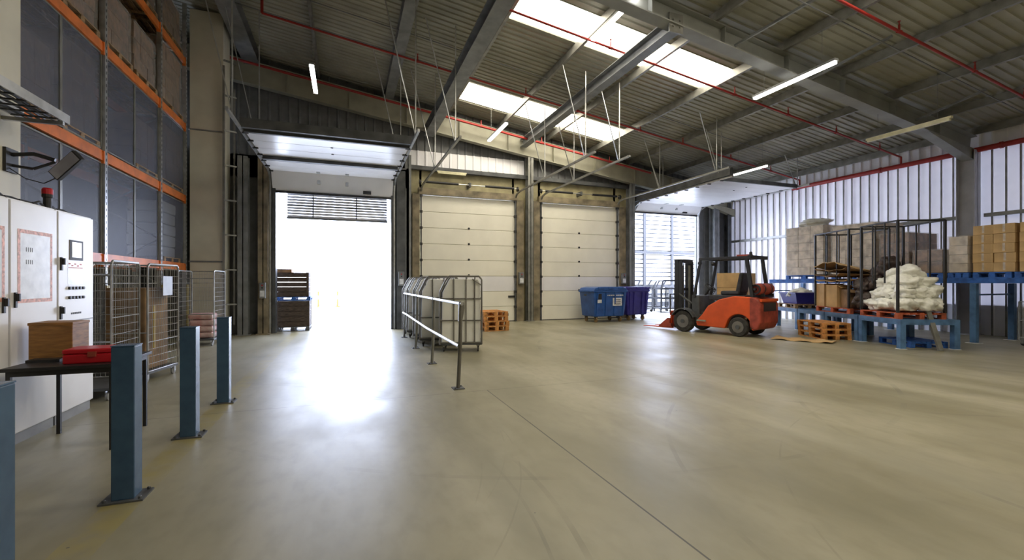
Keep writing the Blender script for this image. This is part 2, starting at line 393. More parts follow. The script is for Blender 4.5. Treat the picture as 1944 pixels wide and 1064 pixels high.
def rafter(y, w, h, mtl, label, drop=.2, x0=XL, x1=17.0):
    t = thing('roof_rafter', label, 'rafter', (x1,y,roofz(x1)-drop-h))
    f = lambda x: roofz(x)-drop-h/2
    MB().ibeam((x0,y,f(x0)),(x1,y,f(x1)),w,h,.025).build('beam',mtl,t,True)
    for x in (x0+1.9*k for k in range(1,12)):
        if x < x1-.3: MB().box(x-.008,y-w/2+.01,f(x)-h/2+.03,x+.008,y+w/2-.01,f(x)+h/2-.03).build('stiffener',mtl,t,True)
    hz = f(x1)-h/2
    MB().prism([(x1-2.4,f(x1-2.4)-h/2+.02),(x1,hz+.02),(x1,hz-.30)],y-w/2+.02,y+w/2-.02,'y').build('haunch',mtl,t,True)
rafter(7.7, .30, .42, 'rafter', 'large pale grey rafter sloping down to the right wall column')
rafter(16.25, .26, .72, 'gable', 'cream gable rafter on the far wall above the dock doors', .32)
rafter(-1.1, .30, .42, 'rafter', 'rafter behind the viewpoint spanning the hall')
# braces at the rafter
for a, b, lab in (((8.0,7.6,6.7),(8.6,6.2,7.05),'thin steel brace rod from big rafter, nearer the rooflights'),
                  ((10.4,7.6,6.35),(10.9,6.2,6.75),'thin steel brace rod from big rafter above the lit tube'),
                  ((14.3,7.6,5.85),(14.6,6.3,6.2),'thin steel brace rod near the right end of big rafter')):
    tag(MB().bar(a,b,.05,.05).build('brace_rod','steel'), lab, 'brace')
for y, lab in ((6.3,'nearest'),(11.9,'between the two bright rooflights'),(13.1,'behind the far rooflight edge')):
    tag(MB().bar((XL+.1,y,roofz(XL+.1)-.2),(16.9,y,roofz(16.9)-.2),.02,.02).build('sag_rod','steel'), 'thin dark sag rod tying the purlins, '+lab, 'tie rod')
# columns
def icol(x, y, z1, w, d, mtl, label, plate=True, z0=0):
    t = thing('steel_column', label, 'column', (x,y,0))
    m = MB(); m.box(x-w/2,y-d/2,z0,x-w/2+.02,y+d/2,z1).box(x+w/2-.02,y-d/2,z0,x+w/2,y+d/2,z1).box(x-w/2,y-.012,z0,x+w/2,y+.012,z1)
    m.build('shaft',mtl,t,True)
    if plate:
        p = MB().box(x-w/2-.06,y-d/2-.06,0,x+w/2+.06,y+d/2+.06,.025); p.build('base_plate',mtl,t,True)
    return t
def icol_y(x, y, z1, w, d, mtl, label):
    t = thing('steel_column', label, 'column', (x,y,0))
    m = MB(); m.box(x-w/2,y-d/2,0,x+w/2,y-d/2+.02,z1).box(x-w/2,y+d/2-.02,0,x+w/2,y+d/2,z1).box(x-.012,y-d/2,0,x+.012,y+d/2,z1)
    m.build('shaft',mtl,t,True); MB().box(x-w/2-.05,y-d/2-.05,0,x+w/2+.05,y+d/2+.05,.025).build('base_plate',mtl,t,True)
icol_y(16.92, 7.7, 5.3, .30, .42, 'col_grey', 'grey steel column on the white wall beneath the big rafter')
icol_y(6.72, 16.3, 6.4, .22, .30, 'galv_dull', 'pale grey steel column between the two closed dock doors')
icol_y(2.05, 16.3, 6.0, .22, .28, 'steel', 'grey green steel column left of the left closed dock door')
icol_y(11.38, 16.3, 5.7, .26, .28, 'steel', 'grey steel column right of the right closed dock door')
icol_y(15.95, 16.3, 5.2, .30, .30, 'steel', 'grey steel column in the far right corner behind the forklift')
icol_y(16.75, 16.3, 5.2, .22, .22, 'steel_dark', 'dark slim column at the right wall corner')
icol_y(-2.75, 14.75, 5.1, .26, .26, 'steel', 'grey steel column left of the open lit doorway')
icol_y(-2.25, 14.8, 5.1, .26, .26, 'brown', 'olive brown post closest to the left of the open doorway')
for x0, x1, lab in ((2.22,2.48,'brown door jamb panel left of the left closed dock door'),(6.2,6.5,'brown door jamb panel right of the left closed dock door'),
                    (6.92,7.18,'brown door jamb panel left of the right closed dock door'),(10.84,11.16,'brown door jamb panel right of the right closed dock door')):
    tag(MB().box(x0,16.32,0,x1,16.57,4.7).build('door_jamb','brown'), lab, 'door jamb')
# dark mouldings of the lit doorway
for x0, x1, lab in ((-2.05,-1.96,'narrow dark jamb at the left edge of the open lit doorway'),(1.36,1.44,'narrow dark jamb at the right edge of the open lit doorway')):
    tag(MB().box(x0,14.95,0,x1,15.3,4.6).build('door_jamb','steel_dark'), lab, 'door jamb')
tag(MB().box(1.52,14.85,0,1.8,15.06,5.1).build('steel_post','steel_dark'), 'dark steel post right of the open lit doorway', 'post')
# cream cladding column and near column
t = thing('cladded_column','tall cream boxed column beside the orange pallet rack','column',(-3.54,14.55,0))
MB().box(-3.93,14.3,0,-3.15,15.05,roofz(-3.5)-.05).build('cladding','cream',t,True,bevel=.01)
MB().box(-3.95,14.27,2.05,-3.13,14.3,2.09).box(-3.95,14.27,5.6,-3.13,14.3,5.63).build('joint_strip','steel',t,True)
tag(MB().box(-4.05,6.2,0,-3.5,6.8,roofz(-3.8)-.05).build('boxed_column','cream',bevel=.01),'cream boxed column behind the white control cabinets','column')
# vertical cable ladder beside the doorway
t = thing('cable_ladder','vertical steel cable ladder between cream column and open doorway','cable ladder',(-3.0,14.2,0))
MB().bar((-3.12,14.2,.3),(-3.12,14.2,7.4),.05,.05).bar((-2.98,14.75,.3),(-2.98,14.75,7.0),.04,.04).build('rail','galv_dull',t,True)
l = MB()
for k in range(8): l.bar((-3.12,14.2,.9+k*.95),(-2.85,14.35,.9+k*.95),.05,.04)
l.build('rung','galv_dull',t,True)

# ------------------------------------------------------------------ sprinkler pipes
def sprinkler(y, x0, x1, drop, label, heads, r=.028, riser=True):
    t = thing('sprinkler_pipe', label, 'pipe', (x1,y,roofz(x1)-drop), 0, 'red sprinkler branch pipes')
    p = MB().tube((x0,y,roofz(x0)-drop),(x1,y,roofz(x1)-drop),r,10)
    if riser: p.tube((x1,y,roofz(x1)-drop),(x1,y,5.35),r,10)
    p.build('pipe','red_pipe',t,True,smooth=True)
    for x in heads:
        z = roofz(x)-drop
        h = MB().tube((x,y,z),(x,y,z+.14),.02,8).tube((x,y,z+.14),(x,y,z+.2),.012,6).tube((x,y,z+.2),(x,y,z+.206),.03,10)
        h.tube((x-.05,y,z),(x+.05,y,z),r+.008,10)
        h.build('sprinkler_head','red_pipe',t,True,smooth=True)
sprinkler(12.9,-2.0,16.95,.35,'red sprinkler pipe crossing just in front of the far rooflight',(1.9,5.2,7.0,9.4,11.2,13.4,15.4))
sprinkler(9.4,3.2,16.95,.35,'red sprinkler pipe crossing the nearer bright rooflight',(6.0,9.9,11.9,13.9,15.9))
sprinkler(5.8,6.5,16.95,.35,'red sprinkler pipe at the top right corner, nearest of all',(10.4,13.0,15.0))
sprinkler(15.75,-4,12.0,.55,'red sprinkler pipe along the cream gable rafter',(2.0,4.6,7.0,10.0),.04,False)
# upturned left end of the far branch
tag(MB().tube((-2.0,12.9,roofz(-2.0)-.35),(-2.0,12.9,roofz(-2.0)-.02),.035,8).build('pipe_riser','red_pipe',smooth=True),'short red riser at the left end of the far branch pipe','pipe')
t = thing('sprinkler_main','thick red sprinkler main running along the white ribbed wall','pipe',(16.95,4,5.3))
MB().tube((16.95,-8.8,5.3),(16.95,13.2,5.3),.075,14).build('pipe','red_pipe',t,True,smooth=True)
for y in (-5,-2,1,4,7,10,13): MB().lathe([(.095,-.03),(.095,.03)],(16.95,y,5.3),'y',14).build('coupling','red_pipe',t,True,smooth=True)

# ------------------------------------------------------------------ strip lights
def strip_light(p0, p1, label, lit=True, hang=.5, w=.11):
    p0, p1 = Vector(p0), Vector(p1); t = thing('strip_light', label, 'ceiling light', (p0+p1)/2)
    d = (p1-p0).normalized()
    MB().bar(p0+Vector((0,0,.045)),p1+Vector((0,0,.045)),w,.05).build('housing','steel' if lit else 'tubeoff',t,True)
    MB().bar(p0+d*.03,p1-d*.03,w*.9,.045,off=(0,-.005)).build('tube','tube' if lit else 'tubeoff',t,True)
    for k in (.15,.85):
        q = p0.lerp(p1,k)
        if hang: MB().tube(q+Vector((0,0,.07)),q+Vector((0,0,.07+hang)),.004,6).build('suspension_wire','steel',t,True)
strip_light((-.78,11.8,6.72),(-.78,13.5,6.72),'lit strip light hanging in the dark bay over the open doorway',hang=1.5)
strip_light((5.5,7.35,7.27),(5.5,9.55,7.27),'lit strip light crossing the near rooflight at the top',hang=0)
strip_light((4.72,13.3,6.5),(4.72,15.2,6.5),'small lit strip light below the far rooflight',hang=1.0)
strip_light((9.4,6.35,6.02),(9.4,8.35,6.02),'long lit strip light hanging in front of the big rafter',hang=.85)
strip_light((13.0,6.2,5.25),(13.0,8.0,5.25),'unlit yellowish strip light near the right end of big rafter',False,hang=1.1,w=.08)
strip_light((3.1,16.3,5.5),(4.2,16.3,5.5),'short strip light on the wall above left closed dock door',hang=0,w=.06,lit=False)
strip_light((13.0,11.0,5.35),(13.0,12.4,5.35),'slim strip light just above the raised right hand door leaf',hang=.9,w=.06)
for x, y, w in ((1,-4,'left of centre'),(11,-4,'to the right'),(6.5,.2,'nearest overhead')):
    strip_light((x,y,5.9),(x,y+2,5.9),'added unseen fill strip light over the hall floor, '+w,hang=.5,w=.15)  # unseen lamps added as fill light from behind

# ------------------------------------------------------------------ sectional doors
def hangers(t, x, z, stations):
    for y, s in stations:
        zt = roofz(x)-.2
        MB().bar((x,y,z),(x,y,zt),.026,.018).build('hanger_rod','galv',t,True)
        MB().bar((x,y+.05,z),(x-s*.75,y-.1,zt),.026,.018).build('hanger_rod','galv',t,True)
def closed_door(n, x0, x1, ztr):
    t = bpy.data.objects.new('door_%d' % n, None); C.objects.link(t); t.location = ((x0+x1)/2,16.4,0); struct(t)
    H = 4.66; k = 8; h = H/k
    for i in range(k):
        p = MB().box(x0,16.42,i*h+.006,x1,16.47,(i+1)*h-.006).build('door_panel','doorleaf' if i not in (2,) else 'doorwhite',t,True,bevel=.008)
    s = MB().box(x0,16.44,0,x1,16.465,H); s.build('panel_core','olive',t,True)
    xm = (x0+x1)/2-.03
    for i in range(2,7): MB().lathe([(.042,16.40),(.042,16.425)],(xm,0,(i+.05)*h),'y',12).build('bolt_cap','black',t,True)
    for x in (x0,x1):
        MB().bar((x,16.36,0),(x,16.36,H+.2),.05,.07).build('side_track','steel_dark',t,True)
        r = MB()
        for i in range(1,9): r.box(x-.045,16.31,i*h-.06,x+.045,16.42,i*h+.03)
        r.build('roller_bracket','black',t,True)
        pts = [(x,16.36,H+.1),(x,16.2,ztr-.05),(x,15.9,ztr),(x,10.4,ztr)]
        m = MB()
        for a, b in zip(pts,pts[1:]): m.bar(a,b,.06,.05)
        m.build('ceiling_track','galv_dull',t,True)
        hangers(t,x,ztr,((10.9,1),(13.6,1)))
    MB().box(x0-.1,16.3,4.68,x1+.1,16.5,4.92).build('lintel','brown',t,True)
    sh = MB().tube((x0-.1,16.25,5.12),(x1+.1,16.25,5.12),.014,8)
    sh.build('spring_shaft','galv',t,True,smooth=True)
    for a, b in ((x0+.15,x0+1.35),(x1-1.25,x1-.1)):
        MB().tube((a,16.25,5.12),(b,16.25,5.12),.045,12).build('spring','black',t,True,smooth=True)
    MB().box(xm-.04,16.2,5.05,xm+.04,16.58,5.2).build('centre_bracket','steel_dark',t,True)
    for x in (x0-.05,x1+.05): MB().lathe([(.09,x-.03),(.09,x+.03)],(0,16.25,5.1),'x',14).build('cable_drum','black',t,True)
    MB().box(x1-.28,16.37,.92,x1-.02,16.42,1.0).box(x1-.52,16.37,.22,x1-.28,16.42,.32).build('latch','black',t,True)
    MB().box(x0,16.41,0,x1,16.48,.03).build('bottom_seal','black',t,True)
closed_door(2, 2.53, 6.16, 4.95)
closed_door(3, 7.24, 10.76, 4.95)
def open_door(n, x0, x1, zl, y0, y1, yw, zend, mtl, track0, sec=.57):
    """leaf parked under the roof: horizontal sections then a tilted last one by the wall"""
    t = bpy.data.objects.new('door_%d' % n, None); C.objects.link(t); t.location = ((x0+x1)/2,yw,0); struct(t)
    y = y0; k = 0
    nsec = round((y1-y0)/sec); w = (y1-y0)/nsec
    for i in range(nsec):
        MB().box(x0,y0+i*w+.006,zl,x1,y0+(i+1)*w-.006,zl+.05).build('door_panel',mtl,t,True,bevel=.006)
    MB().box(x0-.02,y0-.08,zl-.02,x1+.02,y0,zl+.10).build('edge_rail','steel_dark',t,True)
    # tilted panel
    a = Vector((0,y1,zl+.02)); b = Vector((0,yw-.08,zend))
    p = MB(); d = (b-a).normalized(); nn = Vector((0,-d.z,d.y))
    q = [a, b, b+nn*.05, a+nn*.05]
    p.prism([(v.y,v.z) for v in q], x0, x1, 'x'); p.build('door_panel',mtl,t,True)
    MB().box(x0,yw-.12,zend-.05,x1,yw-.05,zend+.01).build('bottom_seal','black',t,True)
    xm = (x0+x1)/2
    for dx, kk in ((0,1),(0,2)):
        MB().lathe([(.03,zl-.015),(.03,zl)],(xm,y0+kk*w,0),'z',10).build('bolt_cap','black',t,True)
    for dx in (-.45,.35):
        MB().box(xm+dx-.05,y1-.25,zl-.02,xm+dx+.05,y1-.05,zl).build('hinge','galv',t,True)
        MB().box(xm+dx-.04,(y1+yw)/2-.1,(zl+zend)/2-.02,xm+dx+.04,(y1+yw)/2-.03,(zl+zend)/2+.10).build('hinge','galv',t,True)
    MB().box(x1-.9,yw-.2,zend+.06,x1-.66,yw-.1,zend+.15).build('latch','black',t,True)
    for x, s in ((x0-.06,-1),(x1+.06,1)):
        m = MB(); pts = [(x,yw-.1,.0),(x,yw-.1,zl-.35),(x,yw-.2,zl-.12),(x,yw-.55,zl+.02),(x,track0,zl+.02)]
        for a, b in zip(pts,pts[1:]): m.bar(a,b,.05,.06)
        m.build('door_track','galv',t,True)
        r = MB()
        for i in range(nsec+1): r.box(x-s*.12,y0+i*w-.03,zl-.03,x,y0+i*w+.03,zl+.01)
        r.build('roller_bracket','black',t,True)
        hangers(t,x,zl+.05,((track0+.45,1),(track0+3.4,1)))
    return t
d0 = open_door(1, -2.04, 1.40, 4.75, 11.1, 14.62, 15.08, 4.23, 'doorwhite', 9.75)
MB().box(-2.0,12.95,4.66,1.36,13.1,4.75).build('truss_rail','steel_dark',d0,True)
MB().box(-2.1,10.86,4.78,1.46,10.98,4.98).build('edge_rail','steel_dark',d0,True)
d3 = open_door(4, 11.76, 15.14, 4.92, 11.7, 16.15, YF, 4.58, 'doorwhite', 11.2)
MB().box(11.6,11.2,4.98,11.72,16.4,5.22).build('edge_rail','steel_dark',d3,True)

# roller shutter part lowered outside the open lit doorway
t = thing('roller_shutter','grey slatted roller shutter part lowered beyond the open doorway','shutter',(-.3,15.6,3.55))
s = MB()
for k in range(12):
    s.box(-1.72,15.6,3.55+k*.085,1.28,15.62,3.55+k*.085+.072)
s.build('slat_curtain','louvre',t,True)
MB().box(-1.74,15.585,3.5,1.3,15.64,3.56).box(-1.75,15.58,4.5,1.3,15.9,4.9).build('bottom_bar','steel',t,True)
MB().box(-1.74,15.57,3.9,1.3,15.6,3.93).box(-1.0,15.57,3.56,-.96,15.6,4.5).box(.3,15.57,3.56,.34,15.6,4.5).build('stiffening_bar','steel',t,True)

# control boxes on the pillars
def control_box(x, z, label, y=16.3, w=.2):
    t = thing('control_box', label, 'control box', (x,y,z-.3))
    MB().box(x-w/2,y-.11,z-.3,x+w/2,y,z+.15).build('casing','steel',t,True,bevel=.01)
    MB().box(x-w*.35,y-.118,z-.25,x+w*.35,y-.11,z-.08).build('label_plate','paper',t,True)
    for k, c in ((.0,'black'),(.07,'red')): MB().lathe([(.02,y-.13),(.02,y-.11)],(x,0,z+k),'y',10).build('push_button',c,t,True)
control_box(6.36, 1.75, 'grey push button box on the pillar between closed dock doors')
control_box(11.0, 1.75, 'grey push button box on the pillar above the blue bin')
control_box(1.66, 1.7, 'dark push button box on the post right of the open doorway', 14.855, .18)
control_box(-2.25, 1.35, 'pale switch box low on the brown post left of doorway', 14.66, .16)

# ------------------------------------------------------------------ outdoors
t = thing('slatted_building','white slatted cladding of the building beyond the right hand doorway','building',(18,23.5,0))
s = MB()
for k in range(30): s.box(11,23.5,.3+k*.27,30,23.56,.3+k*.27+.205)
s.build('slats','louvre',t,True)
MB().box(11,23.6,0,30,23.8,8.6).build('wall','black',t,True)  # black backing puts the shade of the slat gaps into colour
for x in (13.2,15.3,17.4,19.5,21.6): MB().box(x-.09,23.4,0,x+.09,23.5,8.4).build('mullion','black',t,True)
MB().box(11,23.38,3.3,30,23.5,3.46).build('rail','black',t,True)
# steel trolleys parked outside the right doorway
def trolley(loc, rz, label):
    t = thing('steel_trolley', label, 'trolley', loc, rz, 'steel trolleys parked outside')
    m = MB()
    for x in (-.35,.35):
        for y in (-.5,.5): m.bar((x,y,.12),(x,y,1.25),.065,.065)
    for z in (.2,.7,1.2):
        m.bar((-.35,-.5,z),(-.35,.5,z),.065,.065).bar((.35,-.5,z),(.35,.5,z),.065,.065).bar((-.35,-.5,z),(.35,-.5,z),.065,.065).bar((-.35,.5,z),(.35,.5,z),.065,.065)
    m.bar((-.35,-.5,1.2),(-.35,-.75,1.6),.065,.065).bar((.35,-.5,1.2),(.35,-.75,1.6),.065,.065).bar((-.35,-.75,1.6),(.35,-.75,1.6),.08,.08)
    m.build('frame','black',t)
    for x in (-.35,.35):
        for y in (-.45,.45): MB().lathe([(.07,x-.02),(.07,x+.02)],(0,y,.07),'x',12).build('caster','rubber',t)
    MB().box(-.33,-.48,.2,.33,.48,.23).build('deck','black',t)
    return t
tr = trolley((13.0,19.2,0),.2,'dark steel trolley outside the right doorway, farthest left')
for x, y, r, w in ((14.2,19.5,.5,'second from left'),(15.3,19.0,-.3,'third from left'),(16.5,19.6,.9,'fourth from left'),(17.6,19.3,.1,'behind the forklift mast'),(13.0,21.0,1.35,'in the rear line, left'),(15.8,20.8,1.4,'in the rear line, right')):
    dup(tr,(x,y,0),r,'dark steel trolley outside the right doorway, '+w)
t = thing('yard_railing','low dark yard railing behind the parked steel trolleys','railing',(15.5,21.4,0))
for x in [12.2+k*.9 for k in range(9)]: MB().bar((x,21.4,0),(x,21.4,1.3),.10,.10).build('post','black',t,True)
MB().bar((12.2,21.4,1.28),(19.4,21.4,1.28),.08,.12).bar((12.2,21.4,.8),(19.4,21.4,.8),.08,.10).build('rail','black',t,True)

def pallet(name, label, mtl, loc, rz=0, L=1.2, Wd=1.0, H=.144, group=None):
    t = thing(name, label, 'pallet', loc, rz, group)
    m = MB(); nb = 7; bw = .095
    for k in range(nb):
        y = -Wd/2+bw/2+k*(Wd-bw)/(nb-1); m.box(-L/2,y-bw/2,H-.022,L/2,y+bw/2,H)
    for x in (-L/2+.05,0,L/2-.05): m.box(x-.05,-Wd/2,H-.044,x+.05,Wd/2,H-.022)
    m.build('deck_boards',mtl,t)
    for y in (-Wd/2+.05,0,Wd/2-.05):
        zt = H-.044; a = L/2
        MB().prism([(-a,0),(a,0),(a,zt),(a-.12,zt),(a-.12,.02),(.06,.02),(.06,zt),(-.06,zt),(-.06,.02),(-a+.12,.02),(-a+.12,zt),(-a,zt)],y-.05,y+.05,'y').build('bearer',mtl,t)
    return t
# crates outside the open doorway
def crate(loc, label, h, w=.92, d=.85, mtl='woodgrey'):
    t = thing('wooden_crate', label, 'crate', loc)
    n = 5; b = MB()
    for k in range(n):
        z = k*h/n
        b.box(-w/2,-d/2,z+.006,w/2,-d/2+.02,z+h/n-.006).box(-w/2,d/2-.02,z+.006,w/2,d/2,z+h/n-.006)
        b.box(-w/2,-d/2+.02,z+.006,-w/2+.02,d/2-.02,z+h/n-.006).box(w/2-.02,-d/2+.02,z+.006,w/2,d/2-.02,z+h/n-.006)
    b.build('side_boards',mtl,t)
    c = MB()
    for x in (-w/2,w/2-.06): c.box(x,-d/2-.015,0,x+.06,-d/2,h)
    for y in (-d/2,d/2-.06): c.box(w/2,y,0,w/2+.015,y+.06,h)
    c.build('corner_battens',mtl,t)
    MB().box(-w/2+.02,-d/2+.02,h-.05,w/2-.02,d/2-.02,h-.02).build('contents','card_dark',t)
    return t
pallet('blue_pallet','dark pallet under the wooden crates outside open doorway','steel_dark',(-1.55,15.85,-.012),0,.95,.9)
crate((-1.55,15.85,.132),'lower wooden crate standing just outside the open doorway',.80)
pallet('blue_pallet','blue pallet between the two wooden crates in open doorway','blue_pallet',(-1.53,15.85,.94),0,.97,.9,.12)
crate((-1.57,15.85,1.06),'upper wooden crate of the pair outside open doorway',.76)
tag(MB().box(-2.0,15.6,1.80,-1.6,16.2,1.93).build('flat_carton','card_dark'),'flat carton on top of the upper wooden crate','box')
for i, x in enumerate((-2.6,-1.6,-.5)):
    t = thing('traffic_post','orange and white marker post in the bright yard, '+('left','middle','right')[i]+' of three','traffic post',(x,30,-.012),0,'marker posts in the yard')
    MB().lathe([(.2,0),(.2,.06),(.07,.08),(.06,.95),(.04,1.0)],(0,0,0),'z',14).build('post','orange',t)
    MB().lathe([(.072,.5),(.07,.7)],(0,0,0),'z',14).build('reflective_band','paper',t)
t = thing('distant_building','pale low building across the bright yard','building',(4,48,0))
MB().box(-2,48,0,9,56,5.2).build('wall','louvre',t,True)
MB().box(-2.3,47.6,5.2,9.3,56.3,5.6).build('roof','clad_white',t,True)
for k in range(4):
    for z in (.9,3.2): MB().box(-1.2+k*2.6,47.95,z,.3+k*2.6,48.02,z+1.1).build('window','window_dark',t,True)

# ------------------------------------------------------------------ bollards
def bollard(y, label):
    t = thing('square_bollard', label, 'bollard', (-1.435,y,0), 0, 'slate blue square bollards')
    w = .066
    MB().box(-w,-w,.01,w,w,1.06).build('post','bollard',t,bevel=.006)
    MB().box(-w-.002,-w-.002,1.06,w+.002,w+.002,1.068).build('cap','bollard',t,bevel=.002)
    MB().box(-.125,-.10,0,.125,.10,.012).build('base_plate','steel_dark',t)
    for a in (-.1,.1):
        for b in (-.075,.075): MB().lathe([(.012,.012),(.012,.026),(.006,.03)],(a,b,0),'z',6).build('anchor_bolt','steel_dark',t)
    return t
b0 = bollard(2.56,'slate blue square bollard cut off by the left picture edge')
for y, l in ((3.88,'slate blue square bollard beside the black table, largest fully seen'),(5.23,'slate blue square bollard in front of the wire roll cage'),(6.55,'slate blue square bollard farthest from the viewer')):
    dup(b0,(-1.435,y,0),0,l)

# ------------------------------------------------------------------ handrail barrier
t = thing('handrail','grey tubular floor handrail beside the white lined cages','handrail',(1.5,9.4,0))
YS = (6.26,8.34,10.42,12.6)
for i, y in enumerate(YS):
    p = MB(); p.tube((1.49,y,.01),(1.52,y,.62),.028,12).tube((1.52,y,.62),(1.53,y,1.2),.028,12)
    p.lathe([(.032,1.19),(.03,1.22),(.012,1.235)],(1.53,y,0),'z',12)
    pp = p.build('post','tubegrey' if i == 0 else 'galv_dull',t,True,smooth=True)
    f = MB().box(1.41,y-.08,0,1.57,y+.08,.012)
    for a in (-.055,.055): f.tube((1.49+a,y+a,.0),(1.49+a,y+a,.03),.01,6)
    f.build('foot_plate','steel_dark',pp,True)
    if i == 0: MB().prism([(1.49,.95),(1.50,1.2),(1.57,1.22),(1.58,1.14),(1.545,.95)],y-.02,y+.02,'y').build('gusset','tubegrey',pp,True)
MB().path([(1.53,6.2,1.2),(1.53,12.9,1.2)],.024,12).build('top_rail','galv',t,True,smooth=True)
MB().path([(1.5,6.26,.60),(1.5,9.0,.60),(1.5,12.2,.66),(1.5,12.9,.66)],.024,12).build('lower_rail','galv',t,True,smooth=True)

# ------------------------------------------------------------------ roll cages
def caster(t, x, y, r=.055, mtl='rubber', fork='galv_dull'):
    c = MB().lathe([(r*.6,-.018),(r,-.012),(r,.012),(r*.6,.018)],(0,0,0),'x',14)
    c.v = [(a+x,b+y,cc+r) for a,b,cc in c.v]
    w = c.build('caster',mtl,t,smooth=True)
    MB().box(x-.028,y-.02,r,x-.022,y+.03,r*2+.03).box(x+.022,y-.02,r,x+.028,y+.03,r*2+.03).box(x-.04,y-.04,r*2+.03,x+.04,y+.04,r*2+.045).build('fork',fork,w)
def laundry_cage(loc, rz, label, w=.90, d=.66, h=1.64):
    t = thing('lined_cage', label, 'roll cage', loc, rz, 'white lined tube cages behind the handrail')
    r = .017
    for y, nm in ((-d/2,'front_frame'),(d/2,'rear_frame')):
        m = MB()
        m.path([(-w/2,y,.16),(-w/2,y,1.3),(-w/2+.13,y,h-.08),(-w/2+.2,y,h),(w/2-.06,y,h),(w/2,y,h-.07),(w/2,y,.16)],r,8)
        for z in (.2,.68,1.15): m.tube((-w/2,y,z),(w/2,y,z),r*.85,8)
        for x in (-w/6,w/8,w/3): m.tube((x,y,.2),(x,y,h),r*.7,8)
        m.tube((w/2-.2,y,h-.06),(w/2,y,h-.2),r*.8,8)
        m.build(nm,'tubegrey',t,smooth=True)
    for s in (-1,1):
        m = MB()
        for z in (.2,.68,1.15): m.tube((s*w/2,-d/2,z),(s*w/2,d/2,z),r*.85,8)
        for y in (-d/6,d/6): m.tube((s*w/2,y,.2),(s*w/2,y,1.3),r*.7,8)
        m.build('side_rails','tubegrey',t,smooth=True)
    k = w/2-.03; q = d/2-.03
    MB().prism([(-k,.2),(k,.2),(k,1.5),(k-.05,h-.06),(-k+.18,h-.06),(-k+.02,1.28)],-q,q,'y').build('liner','liner',t,bevel=.02)
    MB().box(-w/2,-d/2,.15,w/2,d/2,.19).build('base','steel_dark',t)
    for x in (-w/2+.08,w/2-.08):
        for y in (-d/2+.07,d/2-.07): caster(t,x,y,.05)
    return t
lc = laundry_cage((2.42,9.85,0),radians(-16),'white lined tube cage nearest the viewer, fully seen by the handrail end')
for x, y, w in ((2.12,10.85,'second in the row from the viewer'),(2.10,11.75,'third in the row from the viewer'),(2.05,12.65,'fourth in the row from the viewer'),(2.05,13.6,'last of the row by the doorway')):
    dup(lc,(x,y,0),radians(-12),'white lined tube cage behind the handrail, '+w)

def wire_cage(loc, rz, label, w=.72, d=.82, h=1.74, front=True, step=.055):
    t = thing('wire_roll_cage', label, 'roll cage', loc, rz, 'galvanised wire roll cages by the rack')
    def panel(nm, p0, p1):
        p0, p1 = Vector(p0), Vector(p1); m = MB(); up = Vector((0,0,1)); L = (p1-p0).length
        m.path([p0,p0+up*(h-.17),p0+up*(h-.13)+(p1-p0)*.05,p1+up*(h-.13)-(p1-p0)*.05,p1+up*(h-.17),p1],.014,8)
        n = int(L/step)
        for k in range(1,n): q = p0.lerp(p1,k/n); m.tube(q,q+up*(h-.13),.0028,4,cap=False)
        kz = 0
        while kz < h-.16:
            m.tube(p0+up*kz,p1+up*kz,.0028 if kz % .44 > .1 else .006,4,cap=False); kz += .11
        return m.build(nm,'galv',t)
    z = .17
    panel('side_panel',(w/2,-d/2,z),(w/2,d/2,z)); panel('side_panel',(-w/2,-d/2,z),(-w/2,d/2,z)); panel('back_panel',(-w/2,d/2,z),(w/2,d/2,z))
    if front:
        for zz in (.75,1.6): MB().tube((-w/2,-d/2,zz),(w/2,-d/2,zz),.011,8).build('retaining_bar','galv',t)
    MB().box(-w/2,-d/2,.13,w/2,d/2,.165).build('base','steel_dark',t)
    for x in (-w/2+.05,w/2-.05):
        for y in (-d/2+.05,d/2-.05): caster(t,x,y,.052,'cab_lower','galv')
    return t
wc = wire_cage((-3.15,7.52,0),radians(0),'empty wire roll cage behind the black table and cabinets')
dup(wc,(-3.05,8.62,0),radians(-10),'wire roll cage holding stacked goods, centre of the three')
dup(wc,(-3.28,12.9,0),radians(-3),'wire roll cage in front of the tall cream column')
# contents
tag(MB().box(-.28,-.30,0,.26,.30,1.25).build('wrapped_goods','card_dark',bevel=.02),'dark tall wrapped goods standing inside the centre wire roll cage','wrapped goods')
g = bpy.data.objects['wrapped_goods']; g.location = (-3.06,8.64,.17); g.rotation_euler = (0,0,radians(-10))
s = MB().box(-2.772,8.38,.5,-2.762,8.43,1.15).build('strap','yellow'); tag(s,'yellow strap hanging inside the centre wire roll cage','strap')
s = MB().box(-2.66,8.40,1.30,-2.652,8.80,1.60).build('white_sign_sheet','cab_lower'); tag(s,'white paper sheet fixed to the side of centre roll cage','notice')
for k in range(4):
    m = MB(); z0 = .17+k*.15
    m.box(-.26,-.22,z0,.26,.22,z0+.14)
    o = m.build('flour_sack','pinkbag',bevel=.05); o.location.x, o.location.y = -3.24+random.uniform(-.02,.02), 12.85
    tag(o,'pink and white sack in the far roll cage, '+('bottom','second from bottom','third from bottom','topmost')[k]+' of the pile','sack','pink white sacks')

